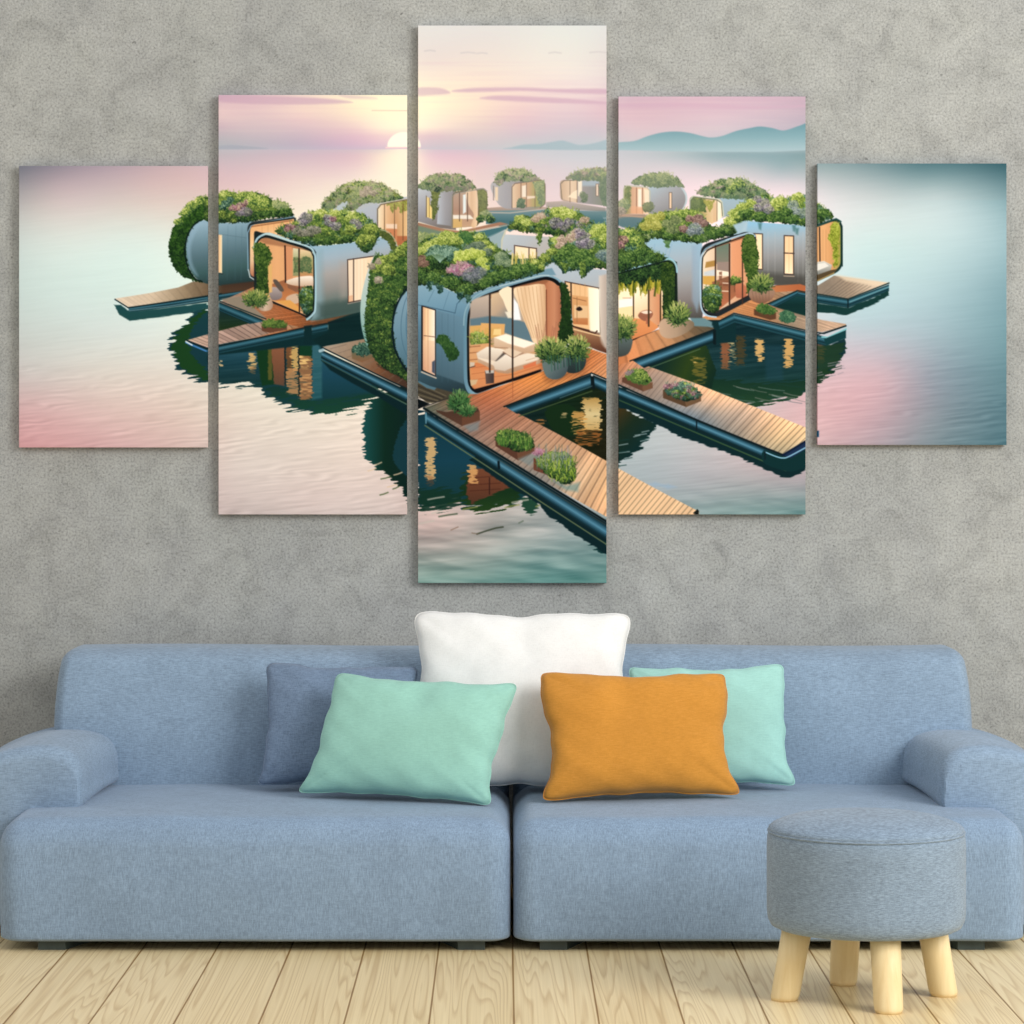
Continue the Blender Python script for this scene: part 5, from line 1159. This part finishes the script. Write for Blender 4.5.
# ---- soft boxes
def softbox(x0, x1, y0, y1, z0, z1, rx, ry, rz, rzb=None, n=(40, 24, 20), fn=None):
    """box with rounded corners; rx/ry/rz radii, rzb radius at the underside"""
    rzb = rzb if rzb is not None else rz
    bm = bmesh.new(); faces = {}
    def grid(n1, n2, f):
        vs = [[bm.verts.new(f(i/n1, j/n2)) for j in range(n2+1)] for i in range(n1+1)]
        for i in range(n1):
            for j in range(n2): bm.faces.new((vs[i][j], vs[i+1][j], vs[i+1][j+1], vs[i][j+1]))
    def w(t, a, b, r0, r1):                              # denser near the ends
        k = .28
        if t < k: return a+r0*(t/k)
        if t > 1-k: return b-r1*((1-t)/k)
        return (a+r0)+(b-a-r0-r1)*(t-k)/(1-2*k)
    X = lambda t: w(t, x0, x1, rx, rx); Y = lambda t: w(t, y0, y1, ry, ry); Z = lambda t: w(t, z0, z1, rzb, rz)
    nx, ny, nz = n
    for yy in (y0, y1): grid(nx, nz, lambda s, t: (X(s), yy, Z(t)))
    for zz in (z0, z1): grid(nx, ny, lambda s, t: (X(s), Y(t), zz))
    for xx in (x0, x1): grid(ny, nz, lambda s, t: (xx, Y(s), Z(t)))
    bmesh.ops.remove_doubles(bm, verts=bm.verts, dist=1e-5)
    for v in bm.verts:
        p = v.co; rz_ = rz if p.z > (z0+z1)/2 else rzb
        q = Vector((min(max(p.x, x0+rx), x1-rx), min(max(p.y, y0+ry), y1-ry), min(max(p.z, z0+rzb), z1-rz)))
        d = Vector(((p.x-q.x)/rx, (p.y-q.y)/ry, (p.z-q.z)/rz_))
        L = max(abs(d.x), abs(d.y), abs(d.z))
        if L > 1e-6:
            d = d.normalized()*L
            v.co = q+Vector((d.x*rx, d.y*ry, d.z*rz_))
    if fn:
        for v in bm.verts: v.co = fn(v.co.copy())
    return bm
def wob(p, a, f, s=0.):
    return a*(math.sin(p.x*f+s)*math.cos(p.z*f*1.3+s*2)+.6*math.sin(p.x*f*2.3+p.z*f*1.7+s*3)+.5*math.sin(p.y*f*1.9+s))

# ---- the sofa
SC = WX(512, D0)                                         # its middle
sofa = empty('sofa', (SC, .5, 0), 'long low light blue fabric sofa with rolled wide arms along the concrete wall', 'sofa')
def seat(side):
    xi, xo = (SC-.004, WX(1.5, 7.79)) if side < 0 else (SC+.004, WX(1022.5, 7.79))
    x0, x1 = min(xi, xo), max(xi, xo)
    z0, z1 = WZ(940.5, 7.775), .351
    def f(p):
        t = (p.z-z0)/(z1-z0)
        fr = max(0, 1-p.y/.5)
        p.y += -.012*math.sin(math.pi*min(1, max(0, t)))*fr
        ox = (p.x-xi)/(xo-xi)                            # 0 inside .. 1 outside
        if t > .9: p.z -= max(0, p.y-.35)*.012; p.z += .004*math.sin(math.pi*ox)
        if t > .6: p.z -= max(0, .72-p.y)*.018
        p.y += wob(p, .0022, 9, side)*(1 if p.y < .3 else 0)
        if t > .6: p.z += wob(p, .0015, 8, side+1)
        return p
    return softbox(x0, x1, 0., .98, z0, z1, .060, .065, .070, .014, (56, 26, 26), f)
def back(side):
    xi, xo = (SC-.006, WX(55.5, 8.56)) if side < 0 else (SC+.006, WX(970.5, 8.56))
    x0, x1 = min(xi, xo), max(xi, xo)
    z0, z1 = .20, WZ(647.5, 8.62)
    def f(p):
        t = (p.z-.33)/(z1-.33)
        ox = (p.x-xi)/(xo-xi)
        p.y += .07*t-.03*math.sin(math.pi*max(0, min(1, t)))
        if ox > .5: p.x += -(xo-xi)*.018*max(0, t)**5*(ox-.5)*2*.9
        p.y += wob(p, .003, 7, side+2)
        if t > .8: p.z += .003*math.sin(p.x*5)
        return p
    return softbox(x0, x1, .735, 1.04, z0, z1, .04, .09, .04, .03, (56, 16, 30), f)
def arm(side):
    # profile: distance outwards and height, swept in depth
    prof = [(1.128, .336), (1.122, .40), (1.126, .448), (1.146, .483), (1.185, .502), (1.24, .506), (1.30, .497), (1.37, .474), (1.44, .438), (1.49, .39), (1.515, .32),
            (1.522, .22), (1.522, .10), (1.516, .035), (1.48, .024), (1.38, .024), (1.306, .028), (1.300, .08), (1.300, .18), (1.296, .255), (1.278, .305), (1.245, .328), (1.19, .334)]
    pr = smooth(prof, 8)
    P = np.array(pr+[pr[0]]); L = np.concatenate([[0], np.cumsum(np.hypot(*np.diff(P, axis=0).T))]); n = 150
    tt = np.arange(n)/n*L[-1]; P = np.stack([np.interp(tt, L, P[:, 0]), np.interp(tt, L, P[:, 1])], 1)
    T = np.roll(P, -2, 0)-np.roll(P, 2, 0); T /= np.linalg.norm(T, axis=1)[:, None]
    Nn = np.stack([T[:, 1], -T[:, 0]], 1)                # inwards
    if (Nn[20]*(np.array([1.3, .3])-P[20])).sum() < 0: Nn = -Nn
    insr = .010+.028*np.clip((P[:, 1]-.42)/.06, 0, 1)
    y0, y1 = .245, .90; rings = []; bm = bmesh.new()
    prm = [(math.sin(a*math.pi/20), 1-math.cos(a*math.pi/20)) for a in range(11)]
    levels = [(y0+.030*(1-s_), 1-math.sin(math.acos(min(1, 1-s_))) if False else 0) for s_, c_ in prm]
    levels = [(y0+.044*(1-math.cos(a*math.pi/20)), 1-math.sin(a*math.pi/20)) for a in range(11)]
    levels += [(y0+.044+(y1-.074-y0)*k/14, 0) for k in range(1, 15)]
    levels += [(y1-.030+.030*math.sin(a*math.pi/20), 1-math.cos(a*math.pi/20)) for a in range(1, 11)]
    for yy, ins in levels:
        dep = (yy-y0)/(y1-y0); ring = []
        for k in range(n):
            q = P[k]+Nn[k]*insr[k]*ins
            x = q[0]-.052*dep*max(0, 1-(q[0]-1.12)/.12)*min(1, max(0, (q[1]-.34)/.02)); z = q[1]+.003*math.sin(yy*9+q[0]*8)
            ring.append(bm.verts.new((side*x+SIDE[side], yy, z)))
        rings.append(ring)
    for a, b in zip(rings[:-1], rings[1:]):
        for k in range(n): bm.faces.new((a[k], a[(k+1) % n], b[(k+1) % n], b[k]))
    for rg in (rings[0], rings[-1]):
        f = bm.faces.new(rg); bmesh.ops.triangulate(bm, faces=[f])
    return bm
SIDE = {-1: 0., 1: WX(944, 7.97)-1.128}
for s in (-1, 1):
    obj('seat', seat(s), M_SEAT, sofa, origin=Vector((SC, .5, 0)))
    obj('backrest', back(s), M_BACK, sofa, origin=Vector((SC, .5, 0)))
    obj('armrest', arm(s), M_ARM, sofa, origin=Vector((SC, .5, 0)))
    xa, xb = (WX(36, D0), WX(485, D0)) if s < 0 else (WX(540, D0), WX(987, D0))
    for xf, dr in ((xa, 1), (xb, -1)):
        bm = bmesh.new()                                 # thin metal panel running back at a slant
        c8 = [bm.verts.new((xf+dr*(u*.30)+dr*w_*.07, .035+u*.84, z)) for u in (0, 1) for w_ in (0, 1) for z in (0., .036)]
        for q in [(0, 1, 3, 2), (4, 6, 7, 5), (0, 4, 5, 1), (2, 3, 7, 6), (0, 2, 6, 4), (1, 5, 7, 3)]: bm.faces.new([c8[k] for k in q])
        o_ = obj('foot', bm, M_PLINTH, sofa, smooth_=False)
for o in sofa.children:
    if o.name.startswith('foot'): o.location = -Vector(sofa.location)
    else: o.location = (0, 0, 0)

# ---- cushions
def cushion(name, c4, mat, thick, label, cat, group, seed, yaw_depth=None, sag=.045, rough=1.):
    """c4: TL TR BR BL as (px, py, distance)"""
    P = [Vector((WX(x, d), d-D0, WZ(y, d))) for x, y, d in c4]
    ctr = sum(P, Vector())/4
    nrm = (P[1]-P[3]).cross(P[2]-P[0]).normalized()
    if nrm.y > 0: nrm = -nrm
    bm = bmesh.new(); n = 44; r = random.Random(seed)
    ph = [r.uniform(0, 6.28) for _ in range(8)]
    def pos(u, v):
        a = P[0].lerp(P[1], u); b = P[3].lerp(P[2], u); p = a.lerp(b, v)
        U = 2*u-1; Vv = 2*v-1
        mx = max(abs(U), abs(Vv))
        if mx > 1e-6:
            k = mx/(abs(U)**20+abs(Vv)**20)**(1/20.); U *= k; Vv *= k
            a = P[0].lerp(P[1], (U+1)/2); b = P[3].lerp(P[2], (U+1)/2); p = a.lerp(b, (Vv+1)/2)
        q = p.copy(); w_ = (P[1]-P[0]); h_ = (P[3]-P[0])
        # edges bow inwards between the poking corners
        bow = lambda s: max(0., 1-s*s)
        q += -w_*(U*bow(Vv)*(1+.8*Vv)*abs(U)**3)*sag*.9-h_*(Vv*bow(U)*abs(Vv)**3)*sag*.8
        eU = abs(U)**5*(1 if U > 0 else -1)*bow(Vv)**.5 if abs(Vv) < 1 else 0; eV = abs(Vv)**5*(1 if Vv > 0 else -1)*bow(U)**.5 if abs(U) < 1 else 0
        q += w_*eU*.0042*rough*(math.sin(Vv*9+ph[5])+.8*math.sin(Vv*17+ph[6]))+h_*eV*.0045*rough*(math.sin(U*10+ph[7])+.7*math.sin(U*19+ph[2]))
        q += w_*(.006*rough*math.sin(Vv*5+ph[0])*abs(U)**4*(1 if U > 0 else -1))+h_*(.007*rough*math.sin(U*6+ph[1])*abs(Vv)**4*(-1 if Vv < 0 else .3))
        return q
    def th(u, v):
        U = abs(2*u-1); Vv = abs(2*v-1)
        e = max(0, (1-U**2.2))*max(0, (1-Vv**2.2))
        t = e**.42
        # pull creases at the corners and one soft dent
        A = 2*u-1; B = 2*v-1
        t *= 1+.035*rough*math.sin(9*A*B+ph[2])+.04*rough*math.sin(4*A+3*B+ph[3])*e-.22*rough*math.exp(-((A-.15*math.sin(ph[4]))**2*40+(B+.8)**2*5))-.10*rough*math.exp(-((B-.2*math.sin(ph[5]))**2*30+(abs(A)-.95)**2*12))+.03*rough*math.sin(7*A+2.5*B+ph[6])*math.sin(5*B+ph[7])
        t += .03*rough*math.sin(14*(A-B)+ph[5])*e**.3*(1-e)
        return t*thick*.5
    rim = {}
    for s in (1, -1):
        vs = [[None]*(n+1) for _ in range(n+1)]
        for i in range(n+1):
            for j in range(n+1):
                u = .5-.5*math.cos(math.pi*i/n)*(.35)-.65*.5*(1-2*i/n); v = .5-.5*math.cos(math.pi*j/n)*.35-.65*.5*(1-2*j/n)
                edge = i in (0, n) or j in (0, n)
                if edge and (i, j) in rim: vs[i][j] = rim[(i, j)]; continue
                vs[i][j] = bm.verts.new(pos(u, v)+nrm*th(u, v)*s)
                if edge: rim[(i, j)] = vs[i][j]
        for i in range(n):
            for j in range(n): bm.faces.new((vs[i][j], vs[i+1][j], vs[i+1][j+1], vs[i][j+1]))
    # thin seam along the rim
    loop = [(i, 0) for i in range(n)]+[(n, j) for j in range(n)]+[(n-i, n) for i in range(n)]+[(0, n-j) for j in range(n)]
    pts = [rim[k].co.copy() for k in loop]; m = len(pts); rings = []
    cbm = bmesh.new()
    for k in range(m):
        tg = (pts[(k+1) % m]-pts[k-1]).normalized(); a = nrm; b = tg.cross(a).normalized()
        rings.append([cbm.verts.new(pts[k]+(a*math.cos(q)+b*math.sin(q))*.0016) for q in [i*math.pi/3 for i in range(6)]])
    for k in range(m):
        A_, B_ = rings[k], rings[(k+1) % m]
        for i in range(6): cbm.faces.new((A_[i], A_[(i+1) % 6], B_[(i+1) % 6], B_[i]))
    base = Vector((ctr.x, ctr.y, min(v.co.z for v in bm.verts)))
    o = obj(name, bm, mat, origin=base); tag(o, label, cat, group)
    obj('piping', cbm, mat, o, origin=base).location = (0, 0, 0)
    return o
G_ = 'scatter cushions on the sofa'
cushion('cushion', [(415, 611, 8.40), (630, 612, 8.40), (622, 789, 8.28), (420, 789, 8.28)], M_WHITE, .17, 'large white cushion standing behind the others at the middle of the sofa', 'cushion', G_, 1, sag=.03)
cushion('cushion', [(268, 662, 8.38), (417, 665, 8.38), (417, 785, 8.28), (255, 786, 8.28)], M_DUSTY, .13, 'dusty blue cushion leaning on the backrest behind the front mint cushion', 'cushion', G_, 2, sag=.05)
cushion('cushion', [(628, 666, 8.38), (784, 664, 8.38), (798, 786, 8.29), (630, 787, 8.29)], M_AQUA, .13, 'pale aqua cushion leaning on the backrest behind the orange cushion', 'cushion', G_, 3, sag=.055)
cushion('cushion', [(337, 673, 8.22), (518, 683, 8.08), (493, 806, 7.98), (295, 793, 8.13)], M_MINT, .16, 'tilted mint green cushion lying in front of the dusty blue and white cushions', 'cushion', G_, 4, sag=.05)
cushion('cushion', [(539, 671, 8.18), (726, 672, 8.22), (742, 796, 8.10), (541, 802, 8.03)], M_ORANGE, .16, 'bright orange cushion in front of the white and pale aqua cushions', 'cushion', G_, 5, sag=.06)

# ---- the stool
SX, SD = WX(866, 7.08), 7.08
stool = empty('footstool', (SX, SD-D0, 0), 'round blue-grey fabric footstool on four pale wooden legs before the sofa', 'stool')
def lathe(prof, n=72, loc=(0, 0, 0)):
    bm = bmesh.new(); rings = []
    for r, z in prof:
        if r < 1e-5: rings.append([bm.verts.new((loc[0], loc[1], z+loc[2]))]); continue
        rings.append([bm.verts.new((loc[0]+r*math.cos(2*math.pi*k/n), loc[1]+r*math.sin(2*math.pi*k/n), z+loc[2])) for k in range(n)])
    for a, b in zip(rings[:-1], rings[1:]):
        for k in range(n):
            if len(a) == 1: bm.faces.new((a[0], b[(k+1) % n], b[k]))
            elif len(b) == 1: bm.faces.new((a[k], a[(k+1) % n], b[0]))
            else: bm.faces.new((a[k], a[(k+1) % n], b[(k+1) % n], b[k]))
    return bm
R_ = .2335
side = [(0, .168), (.12, .167), (.19, .166), (.212, .168), (.224, .174), (.231, .188), (R_, .21), (R_, .25), (R_, .32), (.2335, .36), (.2325, .382), (.2300, .3915), (.226, .394), (.15, .394), (0, .394)]
top = [(0, .392), (.224, .3925), (.2285, .3945), (.2305, .398), (.229, .403), (.221, .410), (.205, .4175), (.180, .4255), (.147, .4315), (.10, .4355), (.05, .437), (0, .4375)]
obj('upholstered_drum', lathe(side), M_STOOL, stool)
o = obj('cushioned_top', lathe(top), M_STOOL, stool)
o2 = obj('seam', lathe([(.2285, .3905), (.2318, .3915), (.2328, .394), (.2318, .3965), (.2285, .3975)]), M_STOOL, stool)
LEGS = [(-.195, -.026), (.030, -.184), (.188, .030), (-.034, .176)]
for fx, fy in LEGS:
    bm = bmesh.new(); n = 32; rings = []
    for t, r in [(0, .0), (0, .0305), (.03, .0335), (.1, .034), (.5, .0345), (1., .036), (1., 0)]:
        x = fx*(1-.16*t); y = fy*(1-.16*t); z = .172*t
        if r == 0: rings.append([bm.verts.new((x, y, z))])
        else: rings.append([bm.verts.new((x+r*math.cos(2*math.pi*k/n), y+r*math.sin(2*math.pi*k/n), z+(.004 if t == .03 else 0))) for k in range(n)])
    for a, b in zip(rings[:-1], rings[1:]):
        for k in range(n):
            if len(a) == 1: bm.faces.new((a[0], b[(k+1) % n], b[k]))
            elif len(b) == 1: bm.faces.new((a[k], a[(k+1) % n], b[0]))
            else: bm.faces.new((a[k], a[(k+1) % n], b[(k+1) % n], b[k]))
    obj('leg', bm, M_LEG, stool)

# ---- five printed canvases
CD = D0+WALL_Y-.030                                     # distance of the printed face
ART = picture()
def s2l(a): return np.where(a <= .04045, a/12.92, ((a+.055)/1.055)**2.4)
def sample(px, py):
    x = np.clip((px-AX0)*S-.5, 0, NW-1.01); y = np.clip((py-AY0)*S-.5, 0, NH-1.01)
    xi = x.astype(int); yi = y.astype(int); fx = (x-xi)[..., None]; fy = (y-yi)[..., None]
    return (ART[yi, xi]*(1-fx)+ART[yi, xi+1]*fx)*(1-fy)+(ART[yi+1, xi]*(1-fx)+ART[yi+1, xi+1]*fx)*fy
def canvas(x0, y0, x1, y1, label):
    nx = int((x1-x0)*2)+1; ny = int((y1-y0)*2)+1
    gx = np.linspace(x0, x1, nx); gy = np.linspace(y0, y1, ny)
    # two more rows and columns each side carry the print round the edges
    ex = np.concatenate([[x0, x0], gx[1:-1], [x1, x1]]); ey = np.concatenate([[y0, y0], gy[1:-1], [y1, y1]])
    dx = np.zeros(len(ex)); dx[[0, -1]] = 1; dy = np.zeros(len(ey)); dy[[0, -1]] = 1
    PX, PY = np.meshgrid(ex, ey); back_ = np.maximum(*np.meshgrid(dx, dy))
    gxr = .0012
    co = np.zeros(PX.shape+(3,), np.float32)
    X = (PX-CX)*CD/F; Z = CH-(PY-HY)*CD/F
    xc, zc = (X.min()+X.max())/2, Z.min()
    co[..., 0] = X-xc; co[..., 2] = Z-zc; co[..., 1] = back_*.022
    colr = np.ones(PX.shape+(4,), np.float32)
    colr[..., :3] = s2l(np.clip(sample(np.clip(PX, x0+.6, x1-.6), np.clip(PY, y0+.6, y1-.6)), 0, 1))
    h, w_ = PX.shape; idx = np.arange(h*w_).reshape(h, w_)
    q = np.stack([idx[:-1, :-1], idx[1:, :-1], idx[1:, 1:], idx[:-1, 1:]], -1)
    keep = np.ones(q.shape[:2], bool); keep[0, 0] = keep[0, -1] = keep[-1, 0] = keep[-1, -1] = False
    q = q[keep].reshape(-1, 4)
    me = bpy.data.meshes.new('printed_canvas')
    me.vertices.add(h*w_); me.vertices.foreach_set('co', co.reshape(-1))
    nf = len(q); me.loops.add(nf*4); me.loops.foreach_set('vertex_index', q.reshape(-1).astype(np.int32))
    me.polygons.add(nf); me.polygons.foreach_set('loop_start', np.arange(0, nf*4, 4, dtype=np.int32))
    me.update(calc_edges=True)
    at = me.color_attributes.new('print', 'BYTE_COLOR', 'POINT')
    at.data.foreach_set('color', colr.reshape(-1))
    me.materials.append(M_PRINT)
    root = empty('canvas_print', (xc, WALL_Y-.030, zc), label, 'wall art', 'five-piece lake picture above the sofa')
    o = bpy.data.objects.new('printed_canvas', me); link(o, root)
    # stretcher bars behind the cloth
    W, Hh = X.max()-X.min(), Z.max()-Z.min(); bw = .035; bm = bmesh.new()
    for (a, b, c, d) in [(-W/2+.002, W/2-.002, .002, bw), (-W/2+.002, W/2-.002, Hh-bw, Hh-.002), (-W/2+.002, -W/2+bw, bw, Hh-bw), (W/2-bw, W/2-.002, bw, Hh-bw)]:
        mtx = Matrix.Translation(((a+b)/2, .0155, (c+d)/2)) @ Matrix.Diagonal((b-a, .027, d-c, 1))
        bmesh.ops.create_cube(bm, size=1, matrix=mtx)
    obj('stretcher_frame', bm, M_STRETCH, root, smooth_=False)
    return root
canvas(19, 166, 207.5, 447.5, 'far left canvas print of pale lake water and the tip of a jetty')
canvas(218.5, 95, 407, 514.5, 'second canvas print from the left, with the setting sun and planted pod houses')
canvas(418, 25.5, 606.5, 583, 'tallest canvas print in the middle, showing the big lit pod house above the white cushion')
canvas(618.5, 96.5, 805.5, 514.5, 'second canvas print from the right, with hills, pod houses and a boardwalk')
canvas(817.5, 163.5, 1006.5, 445, 'far right canvas print, mostly teal and pink lake with a short jetty on its left')

# ---- light: a large window-like source to the right and the bright room around
def area(name, loc, target, sx, sy, power, c=(1, 1, 1)):
    l = bpy.data.lights.new(name, 'AREA'); l.shape = 'RECTANGLE'; l.size = sx; l.size_y = sy; l.energy = power; l.color = c
    o = bpy.data.objects.new(name, l); o.location = loc
    o.rotation_euler = (Vector(target)-Vector(loc)).to_track_quat('-Z', 'Y').to_euler()
    return link(o)
area('window_light', (4.4, -4.2, 3.4), (0, .6, .8), 3.0, 2.6, 300, (1., .99, .97))
w = bpy.data.worlds.new('world'); scene.world = w; w.use_nodes = True
bg = w.node_tree.nodes['Background']; bg.inputs[0].default_value = (1., 1., 1., 1); bg.inputs[1].default_value = .78

cam = bpy.data.cameras.new('camera'); cam.sensor_width = 36; cam.lens = F/1024*36
cam.shift_x = (512-CX)/1024; cam.shift_y = -(512-HY)/1024; cam.clip_end = 60
co_ = bpy.data.objects.new('camera', cam); co_.location = (0, -D0, CH); co_.rotation_euler = (math.pi/2, 0, 0)
link(co_); scene.camera = co_
scene.view_settings.view_transform = 'Standard'; scene.view_settings.look = 'None'
scene.view_settings.exposure = 0; scene.view_settings.gamma = 1; scene.view_settings.use_curve_mapping = False
